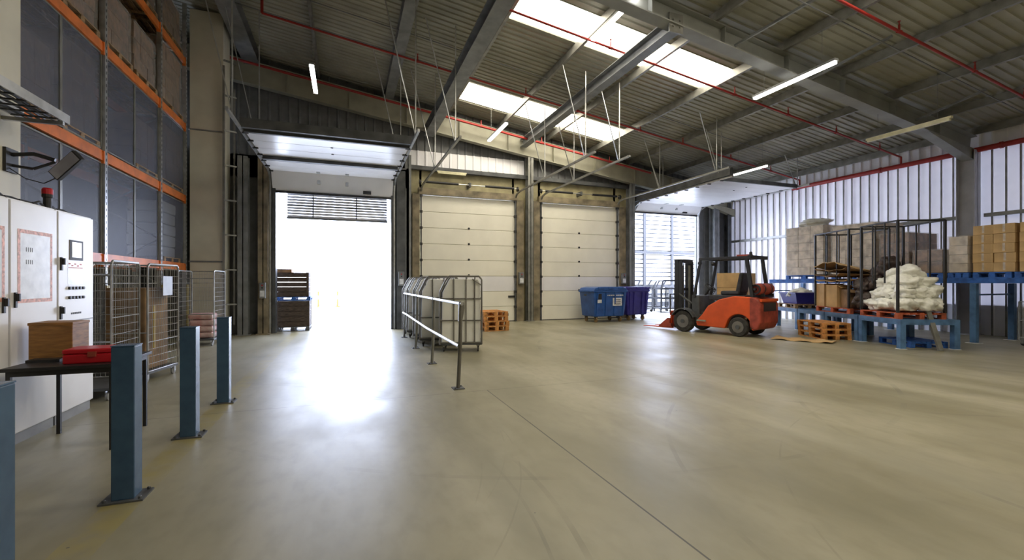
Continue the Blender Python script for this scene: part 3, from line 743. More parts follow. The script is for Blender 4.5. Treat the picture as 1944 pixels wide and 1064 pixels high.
# ------------------------------------------------------------------ pallet rack on the left
RX0, RX1 = -4.02, -5.1
def upright(y, label):
    t = thing('rack_upright', label, 'rack frame', (-4.5,y,0), 0, 'pallet rack frames')
    for x in (RX0,RX1):
        m = MB().bar((x,y,0),(x,y,8.9),.09,.08); m.build('post','galv_dull' if x < -4.5 else 'galv',t,True)
    m = MB(); z = .4; k = 0
    while z < 8.3:
        a, b = ((RX0,y,z),(RX1,y,z+.7)) if k % 2 else ((RX1,y,z),(RX0,y,z+.7)); m.bar(a,b,.03,.03); z += .7; k += 1
    m.build('bracing','galv_dull',t,True)
    h = MB()
    for k in range(70): h.box(RX0+.045,y-.012,1.0+k*.11,RX0+.048,y+.012,1.05+k*.11)
    h.build('slot_holes','black',t,True)
    MB().box(RX0+.05,y-.06,0,RX0+.08,y+.06,1.45).build('post_guard','yellow_post',t,True)
RY = (4.85,7.4,9.95,12.5,14.22)
for y, l in zip(RY,('hidden behind the cabinets','behind the near cream column','with slotted face, left of the picture','with slotted face, centre of the rack','at the far end by the cream column')):
    upright(y,'grey pallet rack frame '+l)
lv = ((1.9,'lowest, above the roll cages'),(3.71,'in the middle level across the mesh'),(5.62,'above the mesh panels'),(7.35,'highest, near the roof'))
for z, zl in lv:
    for i, (a, b) in enumerate(zip(RY,RY[1:])):
        bl = ('nearest bay','second bay','third bay','far end bay')[i]
        for x, sd in ((RX0,'front'),(RX1,'rear')):
            m = MB(); m.bar((x,a+.05,z),(x,b-.05,z),.05,.14).bar((x,a+.05,z+.09),(x,b-.05,z+.09),.035,.04).box(x-.03,a+.045,z-.12,x+.045,a+.05+.03,z+.1).box(x-.03,b-.08,z-.12,x+.045,b-.045,z+.1)
            tag(m.build('rack_beam','orange_steel'),'orange %s rack beam, %s, %s' % (sd,zl,bl),'rack beam','orange rack beams')
# loads in the rack
def wrapped_load(x0,y0,z0,x1,y1,z1,label,mtl='carton_wrap',lay=.32,cell=.38,group=None):
    cx, cy = (x0+x1)/2,(y0+y1)/2; t = thing('wrapped_load',label,'pallet load',(cx,cy,z0),0,group)
    m = MB(); nz = max(1,round((z1-z0)/lay)); ny = max(1,round((y1-y0)/cell)); nx = max(1,round((x1-x0)/cell))
    for k in range(nz):
        for j in range(ny):
            for i in range(nx):
                if 0 < i < nx-1 and 0 < j < ny-1 and k < nz-1: continue
                e = random.uniform(-.012,.012)
                m.box(x0+i*(x1-x0)/nx+.006+e,y0+j*(y1-y0)/ny+.006,z0+k*(z1-z0)/nz+.004,x0+(i+1)*(x1-x0)/nx-.006+e,y0+(j+1)*(y1-y0)/ny-.006,z0+(k+1)*(z1-z0)/nz-.004)
    m.build('cartons',mtl,t,True)
    f = MB(); e = .018
    # crumpled stretch film skin with real folds
    nn = 24
    def ring(z, kz):
        pts = []
        for (a, b) in (((x0-e,y0-e),(x1+e,y0-e)),((x1+e,y0-e),(x1+e,y1+e)),((x1+e,y1+e),(x0-e,y1+e)),((x0-e,y1+e),(x0-e,y0-e))):
            for k in range(nn//4):
                u = k/(nn//4); j = random.uniform(0,.016)
                x, y = a[0]+(b[0]-a[0])*u, a[1]+(b[1]-a[1])*u
                pts.append((cx+(x-cx)*(1+j), cy+(y-cy)*(1+j), z))
        return pts
    nzr = max(4,int((z1-z0)/.12)); q = []; fc = []
    for k in range(nzr+1): q += ring(z0+.01+(z1-z0+.01)*k/nzr,k)
    for k in range(nzr):
        for i in range(nn): fc.append((k*nn+i,k*nn+(i+1)%nn,(k+1)*nn+(i+1)%nn,(k+1)*nn+i))
    fc.append(tuple(range(nzr*nn,(nzr+1)*nn)))
    f.add(q,fc).build('film_wrap','film',t,True)
    return t
k = 0
for z, wl in ((5.71,'on the orange beams above the mesh'),(7.44,'on the topmost rack beams'),(3.80,'behind the upper mesh panels')):
    for (a, b) in ((7.5,8.6),(8.75,9.85),(10.05,11.15),(11.3,12.4),(12.6,14.1)):
        h = random.choice((1.0,1.25,1.35))
        if z > 7: h = .95
        if z < 4 and k % 3 == 0: k += 1; continue
        n = ('first','second','third','fourth','fifth')[(7.5,8.75,10.05,11.3,12.6).index(a)]
        tp = pallet('timber_pallet','timber pallet %s, %s from the near end' % (wl,n),'wood',(-4.56,(a+b)/2,z+.022),pi/2,b-a,1.08,.13,'pallets in the orange rack')
        wrapped_load(-5.05,a+.02,z+.155,-4.08,b-.02,z+.155+h,'film wrapped brown cartons %s, %s from the near end' % (wl,n),'carton_wrap',.3,.42,'film wrapped loads in the orange rack')
        k += 1
pallet('timber_pallet','timber pallet under the white packs behind the mesh','wood',(-4.56,13.35,1.99),pi/2,1.1,1.08,.13,'pallets in the orange rack')
for k in range(5):
    o = MB().box(-4.8+random.uniform(-.03,.03),12.9+random.uniform(-.05,.05),2.122+k*.27,-4.08+random.uniform(-.02,.02),13.75,2.122+k*.27+.255).build('white_pack','liner',bevel=.03)
    tag(o,'white wrapped pack behind the mesh, %s of five stacked' % ('bottom','second from bottom','middle','second from top','top')[k],'pack','white packs')
# mesh guard panels
for z0, z1, zl in ((1.98,3.6,'lower row'),(3.86,5.52,'upper row')):
    for i, (a, b) in enumerate(((5.0,7.35),(7.45,8.7),(8.7,9.9),(10.0,11.22),(11.22,12.45),(12.55,14.16))):
        t = thing('mesh_guard_panel','fine grey wire mesh guard on the rack, %s, %s from the near end' % (zl,('first','second','third','fourth','fifth','sixth')[i]),'mesh panel',(-4.03,a,z0),0,'mesh guard panels')
        X = -4.03
        MB().bar((X,a+.015,z0),(X,a+.015,z1),.025,.025).bar((X,b-.015,z0),(X,b-.015,z1),.025,.025).bar((X,a,z0),(X,b,z0),.025,.025).bar((X,a,z1),(X,b,z1),.025,.025).build('frame','galv_dull',t,True)
        MB().box(X-.004,a,z0,X-.002,b,z1).build('mesh_sheet','meshpanel',t,True)

# cable tray overhead near the left
t = thing('cable_tray','black and silver wire cable tray overhead at the left edge','cable tray',(-3.2,5,3.3))
m = MB()
for x in (-3.38,-2.98): m.bar((x,3.2,3.36),(x,6.6,3.36),.02,.1)
m.build('side_rail','galv',t,True)
m = MB()
for k in range(20): m.bar((-3.38,3.25+k*.175,3.31),(-2.98,3.25+k*.175,3.31),.02,.015)
for x in (-3.3,-3.18,-3.06): m.bar((x,3.2,3.31),(x,6.6,3.31),.008,.01)
m.build('wires','steel_dark',t,True)
m = MB()
for j in range(5):
    pts = [(-3.33+j*.075+random.uniform(-.02,.02),3.2+k*.34,3.34+random.uniform(0,.03)) for k in range(11)]
    m.path(pts,.014,6)
m.build('cables','black',t,True,smooth=True)
m = MB().bar((-3.5,6.5,3.29),(-2.98,6.5,3.29),.04,.04); m.build('wall_bracket','galv',t,True)

# floodlight on a swing arm
t = thing('swing_arm_lamp','grey rectangular floodlight on a black swing arm above the cabinets','lamp',(-3.5,6.6,2.85))
MB().box(-3.5,6.5,2.72,-3.47,6.7,2.98).build('wall_plate','black',t,True)
MB().path([(-3.47,6.6,2.92),(-3.3,6.62,2.95),(-3.12,6.64,2.9)],.022,8).path([(-3.47,6.6,2.8),(-3.3,6.62,2.78),(-3.12,6.64,2.88)],.016,8).build('swing_arm','black',t,True,smooth=True)
m = MB(); m.T = Matrix.Translation((-2.98,6.6,2.84)) @ Matrix.Rotation(radians(20.2-45),4,'Z') @ Matrix.Rotation(radians(-38),4,'Y') @ Matrix.Rotation(radians(15),4,'X')
m.box(-.19,-.06,-.065,.19,.0,.065); hd = m.build('lamp_head','black',t,True,bevel=.006)
m2 = MB(); m2.T = m.T; m2.box(-.175,-.066,-.055,.175,-.06,.055).build('lamp_glass','mirror_grey',hd,True)
MB().path([(-3.47,6.55,2.76),(-3.35,6.58,2.66),(-3.2,6.6,2.62),(-3.05,6.6,2.72)],.006,6).build('cable','black',t,True,smooth=True)

# ------------------------------------------------------------------ control cabinets
def cabinet(y0, y1, label):
    t = thing('control_cabinet', label, 'cabinet', (-2.84,(y0+y1)/2,0), 0, 'white control cabinets')
    MB().box(-3.44,y0+.004,.1,-2.86,y1-.004,2.27).build('body','cabinet',t,True,bevel=.006)
    d = MB().box(-2.86,y0+.008,.115,-2.84,y1-.008,2.255).build('door','cabinet',t,True,bevel=.005)
    MB().box(-3.42,y0+.01,0,-2.87,y1-.01,.1).build('plinth','cab_lower',t,True)
    MB().tube((-3.0,y1-.06,2.27),(-3.0,y1-.06,2.31),.03,10).build('lifting_eye','black',t,True)
    return t, d
def handle(d, y, z):
    MB().box(-2.84,y-.015,z-.07,-2.825,y+.015,z+.07).box(-2.825,y-.012,z-.01,-2.80,y+.012,z+.06).build('handle','black',d,True,bevel=.003)
def notice(d, y0, y1, z0, z1, tape=True):
    X = -2.84
    if tape:
        w = .035
        MB().box(X,y0,z0,X+.002,y0+w,z1).box(X,y1-w,z0,X+.002,y1,z1).box(X,y0+w,z0,X+.002,y1-w,z0+w).box(X,y0+w,z1-w,X+.002,y1-w,z1).build('tape_border','pinktape',d,True)
    MB().box(X+.0005,y0+.02,z0+.02,X+.0015,y1-.02,z1-.02).build('notice_sheet','paper',d,True)
    m = MB(); h = z1-z0; wd = y1-y0
    for r in range(2):
        for k in range(4): m.box(X+.002,y0+wd*(.22+.055*k),z1-h*(.30+.17*r),X+.0025,y0+wd*(.22+.055*k)+.008,z1-h*(.24+.17*r))
    m.build('printed_marks','ink',d,True)
c1, e1 = cabinet(4.64,5.36,'white control cabinet with taped notice, cut off by left edge')
notice(e1,4.80,5.30,1.33,2.0); handle(e1,5.28,1.30)
c2, e2 = cabinet(5.37,6.08,'white control cabinet with large taped notice, middle one')
notice(e2,5.47,5.99,1.31,2.0); handle(e2,5.43,1.34)
c3, e3 = cabinet(6.09,6.80,'white control cabinet with screen and buttons, last of the row')
X = -2.84
handle(e3,6.14,1.70); handle(e3,6.13,1.18)
MB().box(X,6.30,1.75,X+.006,6.56,1.97).build('display_frame','ink',e3,True)
MB().box(X+.006,6.335,1.78,X+.008,6.525,1.95).build('display','screen',e3,True)
MB().box(X,6.27,1.48,X+.001,6.57,1.74).build('label_sheet','paper',e3,True)
m = MB()
for k in range(5): m.box(X+.001,6.28+.055*k,1.70-.02*(k % 2),X+.0018,6.28+.055*k+.04,1.715-.02*(k % 2))
m.box(X+.001,6.28,1.66,X+.0018,6.56,1.67).build('red_print','redink',e3,True)
for r, z in ((0,1.44),(1,1.335)):
    for k in range(5): MB().lathe([(.017,X),(.017,X+.02)],(0,6.29+k*.066,z),'x',10).build('push_button','black',e3,True)
m = MB()
for k in range(6): m.box(X,6.33+.035*k,1.15,X+.002,6.355+.035*k,1.17)
m.build('name_plate','ink',e3,True)
MB().box(X,6.10,1.075,X+.004,6.79,1.085).build('panel_seam','cab_lower',e3,True)
# things on cabinets
t = thing('beacon_light','red beacon lamp standing on top of the cabinets','beacon',(-2.95,6.14,2.27))
MB().lathe([(.035,0),(.035,.12),(.045,.13),(.045,.16)],(0,0,0),'z',14).build('base','black',t)
MB().lathe([(.045,.16),(.045,.21),(.035,.225)],(0,0,0),'z',14).build('lens','red',t)
m = MB()
for k in range(8): 
    y = 4.9+k*.2; m.path([(-2.95,y,2.295),(-2.98+.05*random.random(),y+.1,2.30+.03*random.random()),(-2.96,y+.2,2.295)],.012,6)
tag(m.build('loose_cable','black',smooth=True),'loose black cable lying along the cabinet tops','cable')

# ------------------------------------------------------------------ black table with boxes
t = thing('small_table','small black steel table in front of the white cabinets','table',(-2.34,5.4,0))
MB().box(-2.72,5.0,.745,-1.93,5.80,.775).build('table_top','black',t,True,bevel=.004)
MB().box(-2.69,5.03,.70,-1.96,5.06,.745).box(-2.69,5.74,.70,-1.96,5.77,.745).box(-2.69,5.06,.70,-2.66,5.74,.745).box(-1.99,5.06,.70,-1.96,5.74,.745).build('apron','black',t,True)
for x in (-2.69,-1.99):
    for y in (5.03,5.74): MB().box(x,y,0,x+.03,y+.03,.70).build('leg','black',t,True)
t = thing('wooden_box','plain brown wooden box standing on the black table','box',(-2.58,5.62,.775))
MB().box(-2.76,5.46,.775,-2.44,5.76,1.12).build('body','woodbox',t,True,bevel=.006)
MB().box(-2.765,5.455,1.10,-2.435,5.765,1.125).build('lid','woodbox',t,True,bevel=.004)
t = thing('red_tool_case','flat red plastic case lying on the black table','case',(-2.15,5.25,.775), radians(3))
MB().box(-.21,-.14,0,.21,.14,.085).build('body','red',t,bevel=.012)
MB().box(-.212,-.142,.088,.212,.142,.13).build('lid','red',t,bevel=.012)
MB().box(-.03,-.155,.06,.03,-.14,.105).build('clasp','red_dark',t)
tag(MB().box(-2.70,5.30,.775,-2.46,5.43,.80).build('black_folder','black'),'thin black folder on the table beside the wooden box','folder')

# ------------------------------------------------------------------ pallets by the closed door
g = 'orange pallets by the left closed dock door'
op = pallet('timber_pallet','orange timber pallet beside the white lined cage, bottom of the stack','orangepallet',(4.35,13.75,0),radians(4),.8,1.0,.15,g)
for k, w in ((1,'second from bottom'),(2,'third from bottom'),(3,'topmost')):
    dup(op,(4.35+random.uniform(-.03,.03),13.75,k*.151),radians(random.uniform(1,7)),'orange timber pallet beside the white lined cage, %s of the stack' % w)

# ------------------------------------------------------------------ wheeled bins
def wheeled_bin(loc, rz, label, mtl, w=1.36, d=.95, h=1.22):
    t = thing('wheeled_bin', label, 'bin', loc, rz)
    m = MB(); a = .07
    q = [(-w/2+a,-d/2+a,.22),(w/2-a,-d/2+a,.22),(w/2-a,d/2-a,.22),(-w/2+a,d/2-a,.22),(-w/2,-d/2,h-.12),(w/2,-d/2,h-.12),(w/2,d/2,h-.12),(-w/2,d/2,h-.12)]
    m.add(q,[(0,3,2,1),(4,5,6,7),(0,1,5,4),(1,2,6,5),(2,3,7,6),(3,0,4,7)]).build('body',mtl,t,bevel=.03)
    MB().box(-w/2-.03,-d/2-.03,h-.14,w/2+.03,d/2+.03,h-.08).build('rim',mtl,t,bevel=.015)
    q = [(-w/2-.02,h-.08),(w/2+.02,h-.08),(w/2-.05,h+.02),(w/2-.3,h+.06),(-w/2+.3,h+.06),(-w/2+.05,h+.02)]
    MB().prism(q,-d/2-.02,d/2,'y').build('lid',mtl,t,bevel=.02)
    m = MB()
    for x in (-.45,0,.45): m.box(x-.12,-d/2-.05,h-.02,x+.12,-d/2+.05,h+.05)
    m.build('lid_handle',mtl,t,bevel=.01)
    for s in (-1,1): MB().tube((s*(w/2+.02),0,h-.25),(s*(w/2+.1),0,h-.25),.03,10).build('lifting_pin','steel_dark',t)
    m = MB()
    for x in (-w/2+.15,-.2,.2,w/2-.15): m.bar((x,-d/2+.05,.26),(x,-d/2-.02,h-.16),.05,.03,up=(0,1,0))
    m.build('moulded_rib',mtl,t)
    for x in (-w/2+.2,w/2-.2):
        for y in (-d/2+.18,d/2-.18): 
            c = MB().lathe([(.07,-.022),(.1,-.02),(.1,.02),(.07,.022)],(x,y,.1),'x',16); cc = c.build('wheel','wood',t,smooth=True)
            MB().box(x-.05,y-.05,.18,x+.05,y+.05,.24).box(x-.04,y-.015,.1,x-.03,y+.015,.2).box(x+.03,y-.015,.1,x+.04,y+.015,.2).build('bracket','steel_dark',cc)
    return t
b = wheeled_bin((9.35,15.2,0),radians(4),'bright blue four wheeled bin with a white label','bin',1.5,1.0,1.28)
MB().box(.1,-.50,.62,.52,-.485,.92).build('white_label','paper',b)
m = MB()
for k in range(3): m.box(.16,-.503,.67+k*.08,.46,-.50,.70+k*.08)
m.build('label_print','ink',b)
m = MB()
for k in range(9): m.box(-.2+k*.09,-.512,1.0,-.14+k*.09,-.505,1.04)
m.build('embossed_letters','paper',b)
MB().box(-.60,-.515,.88,-.42,-.50,1.08).build('dark_patch','black',b); MB().box(-.60,-.517,.74,-.42,-.50,.86).build('small_label','paper',b)
wheeled_bin((10.85,15.5,0),radians(4),'dark indigo four wheeled bin right of the bright blue bin','bin_dark',1.1,.9,1.28)

# ------------------------------------------------------------------ forklift
h = radians(106.7)
F = thing('forklift_truck','orange and black gas forklift truck parked before the right doorway','forklift',(10.70,9.71,0),h)
def arc(cx, cz, r, a0, a1, n): return [(cx+r*cos(radians(a0+(a1-a0)*k/n)), cz+r*sin(radians(a0+(a1-a0)*k/n))) for k in range(n+1)]
side = [(1.25,.22),(1.27,.36),(1.08,.56),(.9,.82),(.55,1.02),(.15,1.12),(-.42,1.10),(-.42,.2),(-.36,.2)]
side += arc(0,.27,.35,168,12,10) + [(.40,.2)]
for y0, y1 in ((-.52,-.36),(.36,.52)): MB().prism(side,y0,y1,'y').build('side_body','orange',F,bevel=.025)
MB().box(.35,-.37,.2,1.25,.37,.62).box(-.4,-.37,.55,.35,.37,1.0).build('chassis','steel_dark',F)
cw = [(-.30,.30),(-.30,1.1),(-.42,1.1),(-.55,1.04),(-.60,.9),(-.60,.42),(-.52,.24),(-.42,.2)]
MB().prism(cw,-.54,.54,'y').build('counterweight','red_dark',F,bevel=.04)
MB().box(-.61,-.36,.72,-.595,.36,.95).build('radiator_grille','black',F)
MB().box(-.615,-.5,.98,-.55,.5,1.06).build('rear_bumper_strip','orange',F,bevel=.01)
MB().box(-.1,-.36,.98,.95,.36,1.14).build('engine_cover','seat',F,bevel=.03)
st = MB().box(.12,-.26,1.14,.66,.26,1.26).build('seat','seat',F,bevel=.04)
MB().prism([(.10,1.2),(.24,1.2),(.12,1.78),(-.0,1.78)],-.25,.25,'y').build('backrest','seat',st,bevel=.04)
MB().box(1.2,-.45,.3,1.46,.45,1.12).build('front_cowl','steel_dark',F,bevel=.03)
MB().box(.9,-.45,.5,1.25,.45,.55).build('floor_plate','steel_dark',F)
MB().box(.95,.42,.36,1.22,.58,.40).build('step','greencloth',F)
sw = MB().tube((1.28,0,1.1),(1.12,0,1.32),.03,8).build('steering_column','black',F)
m = MB(); pts = []
cc = Vector((1.10,0,1.35)); n1 = Vector((-.64,0,.77)); u1 = Vector((0,1,0)); u2 = n1.cross(u1)
pts = [cc+(u1*cos(2*pi*k/20)+u2*sin(2*pi*k/20))*.17 for k in range(21)]
m.path(pts,.014,6).tube(cc-u1*.17,cc+u1*.17,.01,6).build('steering_wheel','black',sw,smooth=True)
for k in range(3): MB().tube((1.22,-.18-k*.07,1.1),(1.12,-.18-k*.07,1.28),.008,6).lathe([(.018,1.27),(.018,1.31)],(1.12,-.18-k*.07,0),'z',8).build('lever','black',sw)
# wheels
def wheel(x, y, r, w, s, nm):
    o = MB().lathe([(r*.62,-w/2),(r*.93,-w/2),(r,-w/2+.03),(r,w/2-.03),(r*.93,w/2),(r*.62,w/2)],(x,y,r),'y',28).build(nm,'rubber',F,smooth=True)
    MB().lathe([(r*.60,-w/2-.005),(r*.52,w/2*s*0),(r*.60,w/2+.005)],(x,y,r),'y',20).build('rim','tubegrey',o,smooth=True)
    MB().lathe([(.06,-w/2-.03),(.06,w/2+.03)],(x,y,r),'y',12).build('hub','steel_dark',o)
for y in (.50,-.50):
    wheel(1.66,y,.33,.20,1,'front_wheel'); wheel(0,y*.94,.27,.17,1,'rear_wheel')
for y in (.52,-.52): MB().prism(arc(1.66,.33,.40,160,25,9)+arc(1.66,.33,.37,25,160,9),y-.12,y+.12,'y').build('fender','steel_dark',F)
# mast
mast = MB()
for y in (-.30,.30): mast.box(1.98,y-.04,.08,2.12,y+.04,2.24).box(1.86,y-.03,.25,1.98,y+.03,2.18)
mast.box(1.86,-.3,2.12,2.0,.3,2.24).box(1.98,-.3,.3,2.06,.3,.42).box(1.98,-.3,1.25,2.04,.3,1.33)
ms = mast.build('mast','black',F)
for y in (-.2,.2): MB().tube((1.93,y,.2),(1.93,y,2.05),.035,10).build('lift_cylinder','galv_dull',ms,smooth=True)
MB().box(2.02,-.06,.35,2.04,-.03,2.15).box(2.02,.03,.35,2.04,.06,2.15).build('lift_chain','steel_dark',ms)
for y in (-.38,.38): MB().tube((1.3,y,.75),(1.92,y,1.15),.03,8).build('tilt_cylinder','steel_dark',F,smooth=True)
ca = MB().box(2.13,-.5,.12,2.18,.5,.22).box(2.13,-.5,.48,2.18,.5,.58)
for y in (-.3,.3): ca.box(2.1,y-.05,.12,2.14,y+.05,.6)
ca = ca.build('fork_carriage','red_dark',F)
m = MB()
for y in (-.5,-.17,.17,.5): m.box(2.14,y-.015,.58,2.17,y+.015,1.15)
m.box(2.14,-.5,1.12,2.17,.5,1.15).build('load_backrest','steel_dark',ca)
for y in (-.32,.32): MB().prism([(2.18,.06),(3.25,.05),(3.27,.065),(2.9,.09),(2.26,.10),(2.22,.62),(2.18,.62)],y-.06,y+.06,'y').build('fork','orange',ca)
for y in (-.44,.44): MB().prism([(2.2,.10),(2.62,.10),(2.28,.38),(2.2,.38)],y-.025,y+.025,'y').build('side_brace','red_dark',ca)
# overhead guard
gd = MB()
for y in (-.46,.46):
    gd.bar((1.36,y,1.05),(1.16,y,2.18),.07,.06,up=(0,1,0)); gd.bar((-.36,y,1.05),(-.20,y,2.16),.09,.07,up=(0,1,0)); gd.bar((1.2,y,2.2),(-.28,y,2.2),.07,.07)
gd.bar((1.18,-.46,2.2),(1.18,.46,2.2),.07,.07).bar((-.28,-.5,2.2),(-.28,.5,2.2),.10,.10)
for k in range(6): gd.bar((1.0-k*.22,-.46,2.22),(1.0-k*.22,.46,2.22),.03,.03)
gd.build('overhead_guard','black',F,bevel=.008)
MB().box(-.1,-.12,2.24,.25,.12,2.30).build('roof_box','red_dark',F)
for y in (-.38,.38): MB().lathe([(.03,1.17),(.06,1.2),(.06,1.26)],(0,y,2.08),'x',12).build('work_light','black',F)
MB().lathe([(.04,2.24),(.04,2.33),(.02,2.35)],(-.28,.4,0),'z',10).build('beacon','black',F)
# gas bottle across the counterweight
g = MB().lathe([(.09,-.42),(.155,-.36),(.16,-.3),(.16,.3),(.155,.36),(.10,.42)],(-.42,0,1.32),'y',22).build('gas_bottle','red_dark',F,smooth=True)
MB().lathe([(.135,.415),(.135,.46),(.11,.46),(.11,.42)],(-.42,0,1.32),'y',18).lathe([(.035,.42),(.035,.50)],(-.42,0,1.32),'y',10).build('valve_collar','black',g,smooth=True)
MB().box(-.58,-.3,1.10,-.26,-.24,1.2).box(-.58,.24,1.10,-.26,.30,1.2).build('bottle_cradle','black',F)
MB().lathe([(.165,-.22),(.165,-.17)],(-.42,0,1.32),'y',22).lathe([(.165,.17),(.165,.22)],(-.42,0,1.32),'y',22).build('bottle_strap','black',g)

# ------------------------------------------------------------------ blue platforms with cage pallets (own axes u along, v across)
O = Vector((11.70,6.50,0)); U = Vector((.42,.9075,0)).normalized(); V = Vector((U.y,-U.x,0)); UA = atan2(U.y,U.x)
def P(s, v, z=0): p = O+U*s+V*v; return (p.x,p.y,z)
# local frames below use x = along U, y = -V direction (left of U)
def platform(s0, s1, label, v1=1.25):
    L = s1-s0; t = thing('steel_platform', label, 'platform', P((s0+s1)/2,v1/2), UA, 'low blue steel platforms')
    h = .66; a = L/2; b = v1/2
    MB().box(-a,-b,h-.01,a,b,h+.01).build('top_plate','blue',t)
    MB().box(-a,-b,h-.11,a,-b+.05,h-.01).box(-a,b-.05,h-.11,a,b,h-.01).box(-a,-b+.05,h-.11,-a+.05,b-.05,h-.01).box(a-.05,-b+.05,h-.11,a,b-.05,h-.01).build('edge_frame','blue',t)
    for x in (-a,a-.12):
        for y in (-b,b-.12):
            l = MB().box(x,y,.012,x+.12,y+.12,h-.11).build('leg','blue',t)
            MB().box(x-.015,y-.015,0,x+.135,y+.135,.012).build('foot_plate','paper',l)
    return t
for s0, s1, l in ((0,1.38,'nearest the viewer, under the white sacks'),(1.42,2.8,'second from the viewer, under the cardboard pallet'),(2.84,4.2,'third from the viewer'),(4.24,5.6,'farthest, behind the forklift')):
    platform(s0,s1,'low blue steel platform '+l)
pallet('red_pallet','red pallet under the white plastic sacks','redpallet',P(.72,.53,.67),UA,1.25,1.02,.144)
pallet('red_pallet','red pallet under the cardboard waste cage','redpallet',P(2.5,.53,.67),UA,1.5,1.02,.144)
pallet('timber_pallet','timber pallet under the blue plastic tub','wood',P(4.9,.45,.67),UA,1.1,.9,.14)
def post_cage(s, label, L=1.25, Wd=1.0, h=2.1, z=.815):
    t = thing('pallet_cage', label, 'pallet cage', P(s,.53,z), UA, 'black framed pallet cages'); a = L/2; b = Wd/2
    for x in (-a,a):
        for y in (-b,b): MB().bar((x,y,0),(x,y,h),.045,.045).build('corner_post','black',t)
    m = MB()
    for z2 in (h,): m.bar((-a,-b,z2),(a,-b,z2),.035,.035).bar((-a,b,z2),(a,b,z2),.035,.035).bar((-a,-b,z2),(-a,b,z2),.035,.035).bar((a,-b,z2),(a,b,z2),.035,.035)
    m.build('top_frame','black',t)
    m = MB()
    for x in (-a/3,a/3): m.bar((x,-b,.0),(x,-b,h),.025,.025).bar((x,b,h*.32),(x,b,h),.025,.025)
    for y in (-b/3,b/3): m.bar((a,y,0),(a,y,h),.025,.025)
    m.build('infill_bars','black',t)
    return t
post_cage(.72,'black framed pallet cage around the white plastic sacks',1.2)
post_cage(2.55,'black framed pallet cage around the cardboard waste',1.5)

# crumpled sacks: icosphere built by hand
def sack_mesh(name, seed, mtl, rough=.30):
    import bmesh
    me = bpy.data.meshes.new(name); bm = bmesh.new(); bmesh.ops.create_icosphere(bm, subdivisions=4, radius=.5)
    from mathutils import noise
    off = Vector((seed*7.3,seed*3.1,seed))
    for v in bm.verts:
        p = v.co.copy(); r = 1+rough*noise.noise(p*3+off)*1.6+rough*.9*abs(noise.noise(p*7+off))+rough*.5*noise.noise(p*15+off)
        v.co = p*r; 
        if v.co.z < -.36: v.co.z = -.36+(v.co.z+.36)*.2
    for f in bm.faces: f.smooth = True
    bm.to_mesh(me); bm.free(); me.materials.append(M[mtl]); return me
wm = [sack_mesh('plastic_sack',k,'white_sack') for k in range(4)]
dm = [sack_mesh('plastic_sack',k+10,'dark_sack',.3) for k in range(2)]
def sack(me, p, sc, rz, label, grp, nm='plastic_sack'):
    o = bpy.data.objects.new(nm, me); C.objects.link(o); o.location = p; o.scale = sc; o.rotation_euler = (random.uniform(-.2,.2),random.uniform(-.2,.2),rz)
    tag(o,label,'sack',grp); return o
spots = []
for k, (s, v, z) in enumerate([(.22,.2,.98),(.62,.15,.98),(1.0,.2,.97),(1.22,.3,.95),(.2,.6,1.0),(.6,.6,1.0),(1.02,.62,1.0),(.24,.9,.98),(.7,.9,1.0),(1.1,.88,1.0),
      (.28,.25,1.24),(.66,.22,1.25),(1.0,.28,1.22),(.3,.62,1.26),(.7,.62,1.28),(1.05,.64,1.24),(.34,.88,1.3),(.72,.9,1.3),
      (.32,.34,1.50),(.66,.36,1.50),(.95,.42,1.46),(.38,.72,1.52),(.74,.74,1.53),(.42,.5,1.72),(.72,.5,1.70)]):
    s, v = .12+.86*s, .13+.84*v
    lv_ = 'in the bottom layer' if z < 1.1 else 'in the second layer' if z < 1.4 else 'in the third layer' if z < 1.6 else 'on top of the heap'
    sack(wm[k % 4],P(s,v,z),(.50,.46,.34),random.uniform(0,6),'crumpled white plastic sack '+lv_+' on the red pallet','white plastic sacks heaped on red pallet')
for k, (s, v, z) in enumerate([(1.62,.3,1.1),(1.58,.55,1.45),(1.62,.72,1.75),(1.55,.85,1.95),(1.75,.4,1.4),(1.6,.25,.98)]):
    sack(dm[k % 2],P(s,v,z),(.40,.44,.42),random.uniform(0,6),'crumpled dark brown sack between the two pallet cages','dark brown sacks between the cages','waste_sack')
# cardboard waste
def sheet(p, L, Wd, yaw, pitch, bend, label, mtl='card', thick=.012, nm='cardboard_sheet'):
    m = MB(); n = 10; q = []; f = []
    for k in range(n+1):
        x = -L/2+L*k/n; z = bend*((2*k/n-1)**2)
        for y in (-Wd/2,Wd/2):
            q.append((x,y,z+.02*sin(k*1.7+y*5))); q.append((x,y,z+thick+.02*sin(k*1.7+y*5)))
    for k in range(n):
        a = 4*k; b = 4*k+4
        f += [(a,b,b+2,a+2),(a+1,a+3,b+3,b+1),(a,a+1,b+1,b),(a+2,b+2,b+3,a+3)]
    f += [(0,2,3,1),(4*n,4*n+1,4*n+3,4*n+2)]
    m.add(q,f); o = m.build(nm,mtl,origin=(0,0,0)); o.location = p; o.rotation_euler = (pitch,.0,yaw); tag(o,label,'cardboard'); return o
sheet(P(2.6,.45,1.95),1.35,.95,UA,.25,-.12,'large bent brown cardboard sheet on top of the cardboard waste')
sheet(P(2.55,.45,1.78),1.3,1.0,UA+.05,.10,.05,'cardboard sheet directly under the large bent sheet','card_dark')
sheet(P(2.6,.42,1.66),1.3,.95,UA-.06,.02,.06,'dark flattened cardboard in the middle of the waste cage','card_dark')
sheet(P(2.5,.46,1.55),1.35,.95,UA+.03,-.04,.03,'lowest flattened cardboard lying over the open cartons')
